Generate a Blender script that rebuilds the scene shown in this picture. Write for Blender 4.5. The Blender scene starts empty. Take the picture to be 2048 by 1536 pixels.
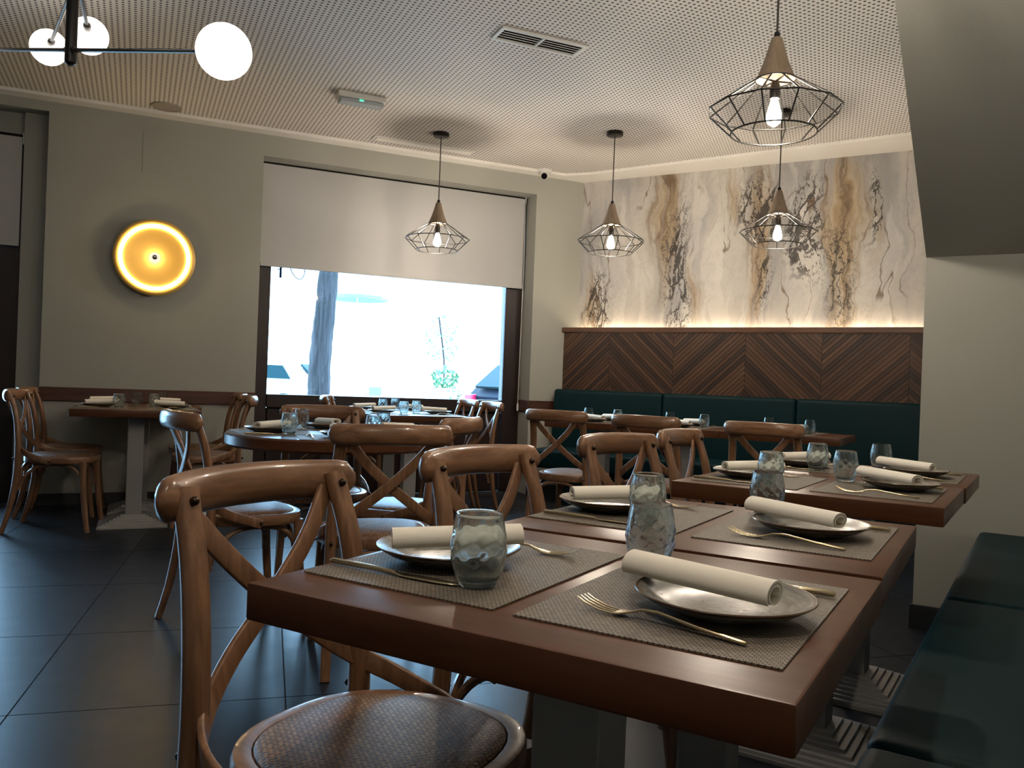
import bpy, bmesh, math, random
from mathutils import Vector, Matrix
PI = math.pi
rnd = random.Random(7)
sc = bpy.context.scene
COL = sc.collection
R = math.radians

# ------------------------------------------------------------------ camera, sky, exposure
CAM_H = 1.01
yaw, pitch, roll = R(30.685), R(-0.108), R(2.198)
fw = Vector((-math.sin(yaw) * math.cos(pitch), math.cos(yaw) * math.cos(pitch), math.sin(pitch)))
rt = Vector((math.cos(yaw), math.sin(yaw), 0))
up = rt.cross(fw)
r2 = rt * math.cos(roll) + up * math.sin(roll)
u2 = up * math.cos(roll) - rt * math.sin(roll)
cam_data = bpy.data.cameras.new('camera')
cam = bpy.data.objects.new('camera', cam_data)
COL.objects.link(cam)
cam.matrix_world = Matrix(((r2.x, u2.x, -fw.x, 0), (r2.y, u2.y, -fw.y, 0), (r2.z, u2.z, -fw.z, CAM_H), (0, 0, 0, 1)))
cam_data.sensor_width = 36.0
cam_data.lens = 36.0 * 1661 / 2048
cam_data.clip_start = 0.02
sc.camera = cam

SKY = 24.0
world = bpy.data.worlds.new('sky')
sc.world = world
world.use_nodes = True
bg = world.node_tree.nodes['Background']
bg.inputs[0].default_value = (0.38, 0.67, 1.0, 1)
bg.inputs[1].default_value = SKY
BULB = 620.0
GLOBE = 3.2
LED = 38.0
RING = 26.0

vs = sc.view_settings
vs.view_transform = 'Standard'
vs.look = 'None'
vs.gamma = 1.0
vs.exposure = 0.0
try:
    vs.use_curve_mapping = False
except Exception:
    pass
cy = sc.cycles
cy.use_denoising = True
cy.max_bounces = 16
cy.diffuse_bounces = 5
cy.glossy_bounces = 5
cy.transmission_bounces = 16
cy.transparent_max_bounces = 12
cy.caustics_reflective = False
cy.caustics_refractive = False
cy.sample_clamp_indirect = 4.0

# ------------------------------------------------------------------ window-wall frame
TW = R(54.97)
WD = Vector((math.cos(TW), math.sin(TW), 0))      # along the window wall, towards the corner
WN = Vector((-math.sin(TW), math.cos(TW), 0))     # outwards, to the street
def W(s, n, z=0.0):
    return WD * s + WN * n + Vector((0, 0, z))
D = 6.80            # inner face of the window wall
HC = 2.89           # smooth ceiling band
YM = 6.95           # marble wall
XP, YP = -0.317, 4.056   # stair wall corner

# portal for the two openings (guides the sky light only)
def portal(name, s0, s1, z0, z1, n):
    l = bpy.data.lights.new(name, 'AREA')
    l.shape = 'RECTANGLE'
    l.size = s1 - s0
    l.size_y = z1 - z0
    l.cycles.is_portal = True
    o = bpy.data.objects.new(name, l)
    COL.objects.link(o)
    c = W((s0 + s1) / 2, n, (z0 + z1) / 2)
    o.matrix_world = Matrix(((WD.x, 0, WN.x, c.x), (WD.y, 0, WN.y, c.y), (0, 1, 0, c.z), (0, 0, 0, 1)))
portal('sky_portal', 0.95, 3.08, 0.84, 1.9, D + 0.35)
portal('sky_portal', -2.6, -0.95, 0.1, 2.5, D + 0.35)

# ------------------------------------------------------------------ node helpers
def mat(name, base=(0.5, 0.5, 0.5), rough=0.5, metal=0.0, spec=0.5, coat=0.0, trans=0.0, ior=1.45, emit=None, estr=0.0):
    m = bpy.data.materials.new(name)
    m.use_nodes = True
    b = m.node_tree.nodes['Principled BSDF']
    b.inputs['Base Color'].default_value = (*base, 1)
    b.inputs['Roughness'].default_value = rough
    b.inputs['Metallic'].default_value = metal
    b.inputs['Specular IOR Level'].default_value = spec
    b.inputs['Coat Weight'].default_value = coat
    b.inputs['Transmission Weight'].default_value = trans
    b.inputs['IOR'].default_value = ior
    if emit:
        b.inputs['Emission Color'].default_value = (*emit, 1)
        b.inputs['Emission Strength'].default_value = estr
    return m
class NT:
    def __init__(s, m):
        s.t = m.node_tree
        s.b = s.t.nodes.get('Principled BSDF')
        s.tc = s.t.nodes.new('ShaderNodeTexCoord')
    def n(s, typ, **kw):
        x = s.t.nodes.new('ShaderNode' + typ)
        for k, v in kw.items():
            setattr(x, k, v)
        return x
    def l(s, a, b):
        s.t.links.new(a, b)
    def put(s, sock, v):
        if isinstance(v, bpy.types.NodeSocket):
            s.l(v, sock)
        else:
            sock.default_value = v
    def math(s, op, a, b=0.0, c=0.0, clamp=False):
        x = s.n('Math', operation=op)
        x.use_clamp = clamp
        s.put(x.inputs[0], a)
        s.put(x.inputs[1], b)
        s.put(x.inputs[2], c)
        return x.outputs[0]
    def vmath(s, op, a, b=(0, 0, 0)):
        x = s.n('VectorMath', operation=op)
        s.put(x.inputs[0], a)
        s.put(x.inputs[1], b)
        return x.outputs[0]
    def map(s, v=None, scale=(1, 1, 1), rot=(0, 0, 0), loc=(0, 0, 0)):
        x = s.n('Mapping')
        s.l(v if v is not None else s.tc.outputs['Object'], x.inputs[0])
        x.inputs['Scale'].default_value = scale
        x.inputs['Rotation'].default_value = rot
        x.inputs['Location'].default_value = loc
        return x.outputs[0]
    def noise(s, v, scale=5, detail=3, rough=0.5, dist=0.0, color=False):
        x = s.n('TexNoise')
        s.l(v, x.inputs['Vector'])
        x.inputs['Scale'].default_value = scale
        x.inputs['Detail'].default_value = detail
        x.inputs['Roughness'].default_value = rough
        x.inputs['Distortion'].default_value = dist
        return x.outputs['Color' if color else 'Fac']
    def ramp(s, f, stops):
        x = s.n('ValToRGB')
        s.l(f, x.inputs[0])
        e = x.color_ramp.elements
        while len(e) > 1:
            e.remove(e[-1])
        for i, (p, c) in enumerate(stops):
            q = e[0] if i == 0 else e.new(p)
            q.position = p
            q.color = (*c, 1) if not isinstance(c, (int, float)) else (c, c, c, 1)
        return x.outputs[0]
    def step(s, f, a, b):
        x = s.n('MapRange', interpolation_type='SMOOTHSTEP')
        s.put(x.inputs[0], f)
        x.inputs[1].default_value = a
        x.inputs[2].default_value = b
        return x.outputs[0]
    def mix(s, f, a, b, mode='MIX'):
        x = s.n('Mix', data_type='RGBA', blend_type=mode)
        s.put(x.inputs[0], f)
        for sock, v in ((x.inputs[6], a), (x.inputs[7], b)):
            if isinstance(v, bpy.types.NodeSocket):
                s.l(v, sock)
            else:
                sock.default_value = (*v, 1)
        return x.outputs[2]
    def sep(s, v):
        x = s.n('SeparateXYZ')
        s.l(v, x.inputs[0])
        return x.outputs
    def comb(s, a, b, c):
        x = s.n('CombineXYZ')
        for i, v in enumerate((a, b, c)):
            s.put(x.inputs[i], v)
        return x.outputs[0]
    def bump(s, h, strength=0.3, dist=0.01):
        x = s.n('Bump')
        s.l(h, x.inputs['Height'])
        x.inputs['Strength'].default_value = strength
        x.inputs['Distance'].default_value = dist
        s.l(x.outputs[0], s.b.inputs['Normal'])
    def base(s, c):
        s.l(c, s.b.inputs['Base Color'])
    def rnd(s):
        return s.n('ObjectInfo').outputs['Random']

# ------------------------------------------------------------------ materials
def wood(name, dark, light, rough, axis='x', scale=1.0, coat=0.0, spec=0.5, contrast=(0.3, 0.7), jitter=0.25):
    m = mat(name, light, rough, coat=coat, spec=spec)
    k = NT(m)
    sc_ = {'x': (2, 26, 26), 'y': (26, 2, 26), 'z': (26, 26, 2)}[axis]
    off = k.vmath('ADD', k.tc.outputs['Object'], k.comb(k.math('MULTIPLY', k.rnd(), 7.0), k.math('MULTIPLY', k.rnd(), 3.0), 0.0))
    v = k.map(off, scale=tuple(c * scale for c in sc_))
    f = k.noise(v, 2.0, 5, 0.6, 0.6)
    c = k.ramp(f, [(contrast[0], dark), (contrast[1], light)])
    j = k.math('MULTIPLY_ADD', k.rnd(), jitter, 1 - jitter / 2)
    c = k.mix(1.0, c, k.comb(j, j, j), 'MULTIPLY')
    k.base(c)
    k.bump(f, 0.12, 0.002)
    return m
M = {}
M['paint'] = mat('sage_wall_paint', (0.335, 0.332, 0.298), 0.75, spec=0.3)
k = NT(M['paint'])
f = k.noise(k.tc.outputs['Object'], 160, 3)
k.bump(f, 0.25, 0.002)
M['white'] = mat('white_ceiling_paint', (0.82, 0.79, 0.75), 0.7, spec=0.3)
M['plastic'] = mat('white_plastic', (0.68, 0.67, 0.64), 0.4)
M['black'] = mat('black_metal', (0.012, 0.011, 0.010), 0.38, metal=0.4)
M['lens'] = mat('black_lens', (0.004, 0.004, 0.005), 0.08)
M['oak_x'] = wood('oak_wood', (0.125, 0.058, 0.028), (0.275, 0.142, 0.074), 0.33, 'x', coat=0.25)
M['oak_y'] = wood('oak_wood', (0.125, 0.058, 0.028), (0.275, 0.142, 0.074), 0.30, 'y', coat=0.3)
M['oak_z'] = wood('oak_wood', (0.125, 0.058, 0.028), (0.275, 0.142, 0.074), 0.33, 'z', coat=0.25)
M['table'] = wood('stained_table_wood', (0.060, 0.021, 0.0095), (0.115, 0.043, 0.019), 0.30, 'x', 0.6, spec=0.30, contrast=(0.2, 0.8), jitter=0.15)
M['slat'] = wood('walnut_slat', (0.036, 0.016, 0.008), (0.060, 0.028, 0.014), 0.5, 'x', 0.5, jitter=1.2)
M['walnut'] = wood('walnut_ledge', (0.060, 0.024, 0.011), (0.120, 0.050, 0.024), 0.4, 'x', 1.0)
M['frame'] = wood('mahogany_frame', (0.009, 0.004, 0.004), (0.022, 0.009, 0.008), 0.4, 'z', 0.8)
M['rail'] = wood('mahogany_rail', (0.035, 0.012, 0.008), (0.085, 0.030, 0.018), 0.4, 'x', 0.8)
M['leather'] = mat('dark_green_upholstery', (0.0015, 0.016, 0.020), 0.5, spec=0.16)
k = NT(M['leather'])
k.bump(k.noise(k.tc.outputs['Object'], 380, 2), 0.2, 0.001)
M['steel'] = mat('grey_painted_metal', (0.30, 0.29, 0.28), 0.5, metal=0.2)
M['bolt'] = mat('dark_bronze_bolt', (0.05, 0.035, 0.025), 0.3, metal=0.9)
M['gold'] = mat('champagne_metal', (0.62, 0.50, 0.32), 0.24, metal=1.0)
M['napkin'] = mat('white_paper_napkin', (0.88, 0.82, 0.72), 0.85, spec=0.2)
k = NT(M['napkin'])
k.bump(k.noise(k.tc.outputs['Object'], 500, 2), 0.15, 0.001)
M['skirt'] = mat('dark_tile_skirting', (0.035, 0.037, 0.042), 0.4)

# stoneware plate: grey brushed glaze, brown speckled rim
M['plate'] = mat('grey_stoneware', (0.35, 0.33, 0.29), 0.27, spec=0.42)
k = NT(M['plate'])
px, py, pz = k.sep(k.tc.outputs['Object'])
rad = k.math('SQRT', k.math('ADD', k.math('MULTIPLY', px, px), k.math('MULTIPLY', py, py)))
ang = k.math('ARCTAN2', py, px)
st = k.noise(k.comb(k.math('MULTIPLY', rad, 90.0), k.math('MULTIPLY', ang, 1.2), 0.0), 1.0, 4, 0.6)
c = k.ramp(st, [(0.32, (0.075, 0.065, 0.05)), (0.68, (0.26, 0.245, 0.215))])
rim = k.step(k.math('ADD', rad, k.math('MULTIPLY', k.math('SUBTRACT', k.noise(k.tc.outputs['Object'], 120, 2), 0.5), 0.006)), 0.0975, 0.101)
c = k.mix(rim, c, (0.085, 0.048, 0.025))
k.base(c)

# woven placemat
M['mat'] = mat('woven_placemat', (0.3, 0.27, 0.23), 0.55, spec=0.3)
k = NT(M['mat'])
br = k.n('TexBrick')
k.l(k.map(rot=(0, 0, 0)), br.inputs['Vector'])
br.inputs['Color1'].default_value = (0.275, 0.232, 0.186, 1)
br.inputs['Color2'].default_value = (0.19, 0.158, 0.125, 1)
br.inputs['Mortar'].default_value = (0.028, 0.021, 0.016, 1)
br.inputs['Scale'].default_value = 1.0
br.inputs['Brick Width'].default_value = 0.0062
br.inputs['Row Height'].default_value = 0.0042
br.inputs['Mortar Size'].default_value = 0.00075
br.inputs['Mortar Smooth'].default_value = 0.6
k.base(br.outputs['Color'])
inv = k.math('SUBTRACT', 1.0, br.outputs['Fac'])
k.bump(inv, 0.8, 0.0012)

# rattan seat pad
M['rattan'] = mat('woven_rattan', (0.25, 0.13, 0.06), 0.42, spec=0.5)
k = NT(M['rattan'])
br = k.n('TexBrick')
v = k.map(rot=(0, 0, R(38)))
wv = k.n('TexWave')
k.l(v, wv.inputs[0])
wv.inputs['Scale'].default_value = 48
off = k.comb(0.0, k.math('MULTIPLY', wv.outputs['Fac'], 0.0035), 0.0)
k.l(k.vmath('ADD', v, off), br.inputs['Vector'])
br.inputs['Color1'].default_value = (0.34, 0.18, 0.085, 1)
br.inputs['Color2'].default_value = (0.19, 0.095, 0.042, 1)
br.inputs['Mortar'].default_value = (0.035, 0.016, 0.008, 1)
br.inputs['Scale'].default_value = 1.0
br.inputs['Brick Width'].default_value = 0.0165
br.inputs['Row Height'].default_value = 0.0078
br.inputs['Mortar Size'].default_value = 0.0016
br.inputs['Mortar Smooth'].default_value = 0.7
k.base(br.outputs['Color'])
k.bump(k.math('SUBTRACT', 1.0, br.outputs['Fac']), 0.9, 0.0025)

# floor tile
M['tile'] = mat('slate_floor_tile', (0.05, 0.05, 0.055), 0.34, spec=0.15)
k = NT(M['tile'])
f = k.noise(k.tc.outputs['Object'], 3.0, 5, 0.6)
c = k.ramp(f, [(0.3, (0.011, 0.013, 0.017)), (0.7, (0.018, 0.021, 0.027))])
j = k.math('MULTIPLY_ADD', k.rnd(), 0.2, 0.9)
k.base(k.mix(1.0, c, k.comb(j, j, j), 'MULTIPLY'))
k.l(k.ramp(k.noise(k.tc.outputs['Object'], 9, 4), [(0.3, 0.32), (0.7, 0.37)]), k.b.inputs['Roughness'])
M['grout'] = mat('dark_grout', (0.015, 0.015, 0.016), 0.9)

# perforated ceiling
M['perf'] = mat('perforated_ceiling_board', (0.68, 0.645, 0.605), 0.7, spec=0.3)
k = NT(M['perf'])
PITCH = 0.030
v = k.map(rot=(0, 0, -TW))
v = k.vmath('SCALE', v)
v.node.inputs['Scale'].default_value = 1 / PITCH
x, y, z = k.sep(v)
fx = k.math('SUBTRACT', k.math('FRACT', x), 0.5)
fy = k.math('SUBTRACT', k.math('FRACT', y), 0.5)
dd = k.math('SQRT', k.math('ADD', k.math('MULTIPLY', fx, fx), k.math('MULTIPLY', fy, fy)))
hole = k.step(dd, 0.27, 0.22)
k.base(k.mix(hole, (0.68, 0.645, 0.605), (0.045, 0.040, 0.036)))

# printed marble mural
M['mural'] = mat('marble_mural', (0.6, 0.58, 0.53), 0.55, spec=0.3)
k = NT(M['mural'])
ob = k.tc.outputs['Object']
X, Y, Z = k.sep(ob)
warp = k.math('SUBTRACT', k.noise(k.map(scale=(1.4, 1, 0.9)), 1.6, 4, 0.55), 0.5)
warp2 = k.math('SUBTRACT', k.noise(k.map(scale=(1, 1, 0.8), loc=(3, 1, 5)), 9.0, 3, 0.6), 0.5)
xw = k.math('ADD', X, k.math('ADD', k.math('MULTIPLY', warp, 0.42), k.math('MULTIPLY', warp2, 0.018)))
cloud = k.noise(k.comb(k.math('MULTIPLY', xw, 2.6), 0.0, k.math('MULTIPLY', Z, 0.55)), 1.0, 4, 0.55)
col = k.ramp(cloud, [(0.30, (0.27, 0.265, 0.27)), (0.45, (0.34, 0.33, 0.325)), (0.55, (0.45, 0.425, 0.395)), (0.70, (0.52, 0.49, 0.45))])
sheet = k.noise(k.comb(k.math('MULTIPLY', xw, 7.0), 4.0, k.math('MULTIPLY', Z, 0.8)), 1.0, 2, 0.4)
col = k.mix(k.math('MULTIPLY', k.step(sheet, 0.52, 0.58), 0.22), col, (0.80, 0.77, 0.72))
# diagonal wispy veins
dg = k.math('ADD', k.math('MULTIPLY', X, 1.9), k.math('MULTIPLY', Z, -1.1))
wis = k.noise(k.comb(dg, 2.0, k.math('MULTIPLY', k.math('ADD', X, Z), 0.9)), 3.2, 6, 0.65, 0.6)
wl = k.step(k.math('ABSOLUTE', k.math('SUBTRACT', wis, 0.5)), 0.028, 0.0)
col = k.mix(k.math('MULTIPLY', wl, 0.22), col, (0.27, 0.24, 0.21))
# ochre bands: measured centres along the wall, wandering with the warp
def gauss(x, c, w):
    a = k.math('DIVIDE', k.math('SUBTRACT', x, c), w)
    return k.math('EXPONENT', k.math('MULTIPLY', k.math('MULTIPLY', a, a), -1.0))
bands = None
for c0, w0, z0, zw, amp in ((-3.34, 0.11, 1.75, 0.45, 0.9), (-2.62, 0.17, 2.5, 1.0, 0.9), (-2.33, 0.10, 1.85, 0.5, 0.8), (-2.02, 0.10, 2.62, 0.40, 0.8), (-1.80, 0.15, 2.25, 1.1, 0.95), (-1.14, 0.19, 2.2, 1.2, 1.0), (-0.92, 0.07, 2.4, 0.8, 0.6)):
    g = k.math('MULTIPLY', k.math('MULTIPLY', gauss(xw, c0, w0), gauss(Z, z0, zw)), amp)
    bands = g if bands is None else k.math('MAXIMUM', bands, g)
streak = k.noise(k.comb(k.math('MULTIPLY', xw, 15.0), 1.0, k.math('MULTIPLY', Z, 1.0)), 1.0, 5, 0.65, 0.4)
om = k.math('MULTIPLY', k.step(k.math('ADD', bands, k.math('MULTIPLY', k.math('SUBTRACT', streak, 0.5), 1.3)), 0.36, 1.0), 0.9)
och = k.ramp(k.noise(k.comb(k.math('MULTIPLY', xw, 17.0), 7.0, k.math('MULTIPLY', Z, 1.5)), 1.0, 5, 0.7), [(0.30, (0.085, 0.055, 0.030)), (0.44, (0.22, 0.145, 0.075)), (0.56, (0.36, 0.265, 0.155)), (0.72, (0.46, 0.40, 0.32))])
col = k.mix(om, col, och)
# dark cracked veins following the bands
dark = None
for c0, w0, z0, zw, amp in ((-3.27, 0.14, 1.75, 0.32, 1.0), (-2.50, 0.16, 2.0, 0.75, 0.8), (-1.78, 0.22, 2.5, 0.32, 0.95), (-1.75, 0.10, 1.95, 0.4, 0.7), (-1.40, 0.16, 2.35, 0.42, 1.1), (-1.16, 0.16, 1.95, 0.5, 0.75), (-0.95, 0.06, 2.5, 0.35, 0.8)):
    g = k.math('MULTIPLY', k.math('MULTIPLY', gauss(xw, c0, w0), gauss(Z, z0, zw)), amp)
    dark = g if dark is None else k.math('MAXIMUM', dark, g)
warp3 = k.math('SUBTRACT', k.noise(k.map(scale=(1, 1, 0.6), loc=(7, 2, 9)), 22.0, 4, 0.7), 0.5)
vv = k.comb(k.math('ADD', k.math('MULTIPLY', X, 17.0), k.math('ADD', k.math('MULTIPLY', warp, 8.0), k.math('MULTIPLY', warp3, 2.6))), 0.0, k.math('ADD', k.math('MULTIPLY', Z, 4.6), k.math('MULTIPLY', warp3, 1.6)))
vo = k.n('TexVoronoi', feature='DISTANCE_TO_EDGE')
k.l(vv, vo.inputs['Vector'])
vo.inputs['Scale'].default_value = 1.0
thick = k.math('MULTIPLY', dark, 0.10)
lines = k.step(k.math('SUBTRACT', vo.outputs['Distance'], thick), 0.03, -0.01)
blot = k.step(k.noise(k.comb(k.math('MULTIPLY', xw, 46.0), 3.0, k.math('MULTIPLY', Z, 17.0)), 1.0, 6, 0.75, 0.3), 0.53, 0.66)
dm = k.math('MULTIPLY', k.step(dark, 0.12, 0.65), k.math('MAXIMUM', k.math('MULTIPLY', lines, 0.9), k.math('MULTIPLY', blot, 0.7)), clamp=True)
col = k.mix(dm, col, (0.032, 0.026, 0.022))
# long thin fissures
fis = k.noise(k.comb(k.math('ADD', k.math('MULTIPLY', xw, 3.0), k.math('MULTIPLY', warp3, 0.07)), 9.0, k.math('MULTIPLY', Z, 0.42)), 1.0, 3, 0.5, 0.1)
fl = k.step(k.math('ABSOLUTE', k.math('SUBTRACT', fis, 0.5)), 0.012, 0.0)
fm = k.step(k.noise(k.comb(k.math('MULTIPLY', X, 2.0), 5.0, k.math('MULTIPLY', Z, 1.5)), 1.0, 3, 0.6), 0.42, 0.6)
col = k.mix(k.math('MULTIPLY', k.math('MULTIPLY', fl, fm), 0.8), col, (0.13, 0.08, 0.045))
k.base(col)

# glass of the windows (flat pane) and of the tumblers
def pane_mat(name, tint, refl=0.06):
    m = bpy.data.materials.new(name)
    m.use_nodes = True
    t = m.node_tree
    t.nodes.remove(t.nodes['Principled BSDF'])
    a = t.nodes.new('ShaderNodeBsdfTransparent')
    a.inputs[0].default_value = (*tint, 1)
    g = t.nodes.new('ShaderNodeBsdfGlossy')
    g.inputs['Roughness'].default_value = 0.02
    fr = t.nodes.new('ShaderNodeFresnel')
    mx = t.nodes.new('ShaderNodeMixShader')
    t.links.new(fr.outputs[0], mx.inputs[0])
    t.links.new(a.outputs[0], mx.inputs[1])
    t.links.new(g.outputs[0], mx.inputs[2])
    t.links.new(mx.outputs[0], t.nodes['Material Output'].inputs[0])
    return m
M['pane'] = pane_mat('window_glass', (0.96, 0.99, 0.99))
M['bulbglass'] = mat('bulb_glow', (1, 0.9, 0.7), 0.3, emit=(1.0, 0.86, 0.69), estr=BULB)
M['globe'] = mat('opal_globe_glow', (1, 1, 1), 0.3, emit=(1.0, 0.91, 0.80), estr=GLOBE)
M['led'] = mat('led_strip_glow', (1, 1, 1), 0.3, emit=(1.0, 0.80, 0.54), estr=LED)
M['ring'] = mat('dish_ring_glow', (1, 1, 1), 0.3, emit=(1.0, 0.74, 0.36), estr=RING)
def tumbler_mat():
    m = bpy.data.materials.new('aqua_tumbler_glass')
    m.use_nodes = True
    t = m.node_tree
    t.nodes.remove(t.nodes['Principled BSDF'])
    g = t.nodes.new('ShaderNodeBsdfGlass')
    g.inputs['Color'].default_value = (0.962, 0.992, 0.995, 1)
    g.inputs['Roughness'].default_value = 0.0
    g.inputs['IOR'].default_value = 1.40
    a = t.nodes.new('ShaderNodeBsdfTransparent')
    a.inputs[0].default_value = (0.90, 0.96, 0.97, 1)
    mx = t.nodes.new('ShaderNodeMixShader')
    mx.inputs[0].default_value = 0.15
    t.links.new(g.outputs[0], mx.inputs[1])
    t.links.new(a.outputs[0], mx.inputs[2])
    t.links.new(mx.outputs[0], t.nodes['Material Output'].inputs[0])
    return m
M['tumbler'] = tumbler_mat()
def blind_mat():
    m = bpy.data.materials.new('white_blind_fabric')
    m.use_nodes = True
    k = NT(m)
    k.b.inputs['Base Color'].default_value = (0.43, 0.425, 0.42, 1)
    k.b.inputs['Roughness'].default_value = 0.9
    k.b.inputs['Specular IOR Level'].default_value = 0.1
    tr = k.n('BsdfTranslucent')
    tr.inputs[0].default_value = (0.80, 0.77, 0.74, 1)
    mx = k.n('MixShader')
    mx.inputs[0].default_value = 0.045
    k.l(k.b.outputs[0], mx.inputs[1])
    k.l(tr.outputs[0], mx.inputs[2])
    k.l(mx.outputs[0], m.node_tree.nodes['Material Output'].inputs[0])
    return m
M['blind'] = blind_mat()

# ------------------------------------------------------------------ mesh helpers
def link(name, bm, material, parent=None, smooth=False, loc=(0, 0, 0), rotz=0.0):
    bmesh.ops.recalc_face_normals(bm, faces=bm.faces)
    me = bpy.data.meshes.new(name)
    bm.to_mesh(me)
    bm.free()
    if material is not None:
        me.materials.append(material)
    if smooth:
        for p in me.polygons:
            p.use_smooth = True
        try:
            me.set_sharp_from_angle(angle=R(smooth if smooth is not True else 40))
        except Exception:
            pass
    o = bpy.data.objects.new(name, me)
    COL.objects.link(o)
    o.location = loc
    o.rotation_euler = (0, 0, rotz)
    if parent is not None:
        o.parent = parent
    return o
def tag(o, label=None, cat=None, group=None, kind=None):
    if label: o['label'] = label
    if cat: o['category'] = cat
    if group: o['group'] = group
    if kind: o['kind'] = kind
    return o
def thing(name, label, cat, loc=(0, 0, 0), rotz=0.0, group=None, kind=None):
    o = bpy.data.objects.new(name, None)
    COL.objects.link(o)
    o.empty_display_size = 0.1
    o.location = loc
    o.rotation_euler = (0, 0, rotz)
    return tag(o, label, cat, group, kind)
def dup(root, loc, rotz, label, group=None):
    r = root.copy()
    COL.objects.link(r)
    r.location = loc
    r.rotation_euler = (0, 0, rotz)
    r['label'] = label
    if group: r['group'] = group
    for ch in list(root.children):
        c = ch.copy()
        COL.objects.link(c)
        c.parent = r
        for g in list(ch.children):
            d = g.copy()
            COL.objects.link(d)
            d.parent = c
    return r
def BM():
    return bmesh.new()
def box(bm, lo, hi, bev=0.0, seg=2):
    r = bmesh.ops.create_cube(bm, size=1.0)
    vs_ = r['verts']
    for v in vs_:
        v.co = Vector([lo[i] + (v.co[i] + 0.5) * (hi[i] - lo[i]) for i in range(3)])
    if bev > 0:
        es = list({e for v in vs_ for e in v.link_edges})
        bmesh.ops.bevel(bm, geom=es, offset=bev, segments=seg, affect='EDGES', profile=0.6)
    return bm
def prism(bm, poly, z0, z1):
    """closed prism of a polygon given as (x, y) or 3-D points in plan"""
    lo = [bm.verts.new((p[0], p[1], z0)) for p in poly]
    hi = [bm.verts.new((p[0], p[1], z1)) for p in poly]
    n = len(poly)
    bm.faces.new(lo[::-1])
    bm.faces.new(hi)
    for i in range(n):
        bm.faces.new((lo[i], lo[(i + 1) % n], hi[(i + 1) % n], hi[i]))
    return bm
def hexa(bm, base, vec):
    """prism of a 3-D polygon swept by a vector"""
    lo = [bm.verts.new(Vector(p)) for p in base]
    hi = [bm.verts.new(Vector(p) + Vector(vec)) for p in base]
    n = len(base)
    bm.faces.new(lo[::-1])
    bm.faces.new(hi)
    for i in range(n):
        bm.faces.new((lo[i], lo[(i + 1) % n], hi[(i + 1) % n], hi[i]))
    return bm
def lathe(bm, prof, n=32, c=(0, 0, 0), mod=None):
    rings = []
    for j, (r, z) in enumerate(prof):
        if r < 1e-6:
            rings.append([bm.verts.new((c[0], c[1], c[2] + z))])
        else:
            rg = []
            for i in range(n):
                a = 2 * PI * i / n
                rr = r * (mod(a, j) if mod else 1.0)
                rg.append(bm.verts.new((c[0] + rr * math.cos(a), c[1] + rr * math.sin(a), c[2] + z)))
            rings.append(rg)
    for a, b in zip(rings, rings[1:]):
        for i in range(n):
            j = (i + 1) % n
            if len(a) == 1 and len(b) == 1:
                continue
            if len(a) == 1:
                bm.faces.new((a[0], b[i], b[j]))
            elif len(b) == 1:
                bm.faces.new((a[i], b[0], a[j]))
            else:
                bm.faces.new((a[i], b[i], b[j], a[j]))
    return bm
def smoothpath(pts, sub=6, closed=False):
    P = [Vector(p) for p in pts]
    n = len(P)
    out = []
    for i in range(n if closed else n - 1):
        if closed:
            p0, p1, p2, p3 = P[(i - 1) % n], P[i], P[(i + 1) % n], P[(i + 2) % n]
        else:
            p1, p2 = P[i], P[i + 1]
            p0 = P[i - 1] if i else p1 * 2 - p2
            p3 = P[i + 2] if i + 2 < n else p2 * 2 - p1
        for j in range(sub):
            t = j / sub
            out.append(0.5 * ((2 * p1) + (p2 - p0) * t + (2 * p0 - 5 * p1 + 4 * p2 - p3) * t * t + (3 * p1 - p0 - 3 * p2 + p3) * t ** 3))
    if not closed:
        out.append(P[-1])
    return out
def sweep(bm, path, prof, normal=(0, 0, 1), closed=False, cap=True):
    """prof: fn(t)-> list of (a, b): a along the given normal, b sideways; normal may be fn(t)"""
    n = len(path)
    rings = []
    for i, p in enumerate(path):
        t = i / max(1, n - 1)
        if closed:
            tg = path[(i + 1) % n] - path[i - 1]
        else:
            tg = path[min(i + 1, n - 1)] - path[max(i - 1, 0)]
        tg.normalize()
        nr = Vector(normal(t) if callable(normal) else normal)
        nr = nr - tg * nr.dot(tg)
        if nr.length < 1e-5:
            nr = tg.orthogonal()
        nr.normalize()
        sd = tg.cross(nr)
        pf = prof(t) if callable(prof) else prof
        rings.append([bm.verts.new(p + nr * a + sd * b) for a, b in pf])
    m = len(rings[0])
    for i in range(n if closed else n - 1):
        a, b = rings[i], rings[(i + 1) % n]
        for j in range(m):
            bm.faces.new((a[j], a[(j + 1) % m], b[(j + 1) % m], b[j]))
    if not closed and cap:
        bm.faces.new(rings[0][::-1])
        bm.faces.new(rings[-1])
    return bm
def circ(r, n=8, r2=None):
    r2 = r if r2 is None else r2
    return [(r * math.cos(2 * PI * i / n), r2 * math.sin(2 * PI * i / n)) for i in range(n)]
def rrect(a, b, c=0.3, n=3):
    """rounded rectangle profile with half sizes a (normal) and b (side)"""
    r = min(a, b) * c
    out = []
    for cx, cy_, s in ((a - r, b - r, 0), (-(a - r), b - r, 1), (-(a - r), -(b - r), 2), (a - r, -(b - r), 3)):
        for i in range(n):
            t = PI / 2 * (s + i / (n - 1))
            out.append((cx + r * math.cos(t), cy_ + r * math.sin(t)))
    return out
def tube(bm, pts, r, n=8, closed=False):
    path = [Vector(p) for p in pts]
    rr = r if callable(r) else (lambda t: r)
    d = (path[-1] - path[0]) if not closed else Vector((0, 0, 1))
    nrm = Vector((0, 0, 1)) if closed or abs(d.normalized().z) < 0.9 else Vector((1, 0, 0))
    return sweep(bm, path, lambda t: circ(rr(t), n), nrm, closed)
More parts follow.
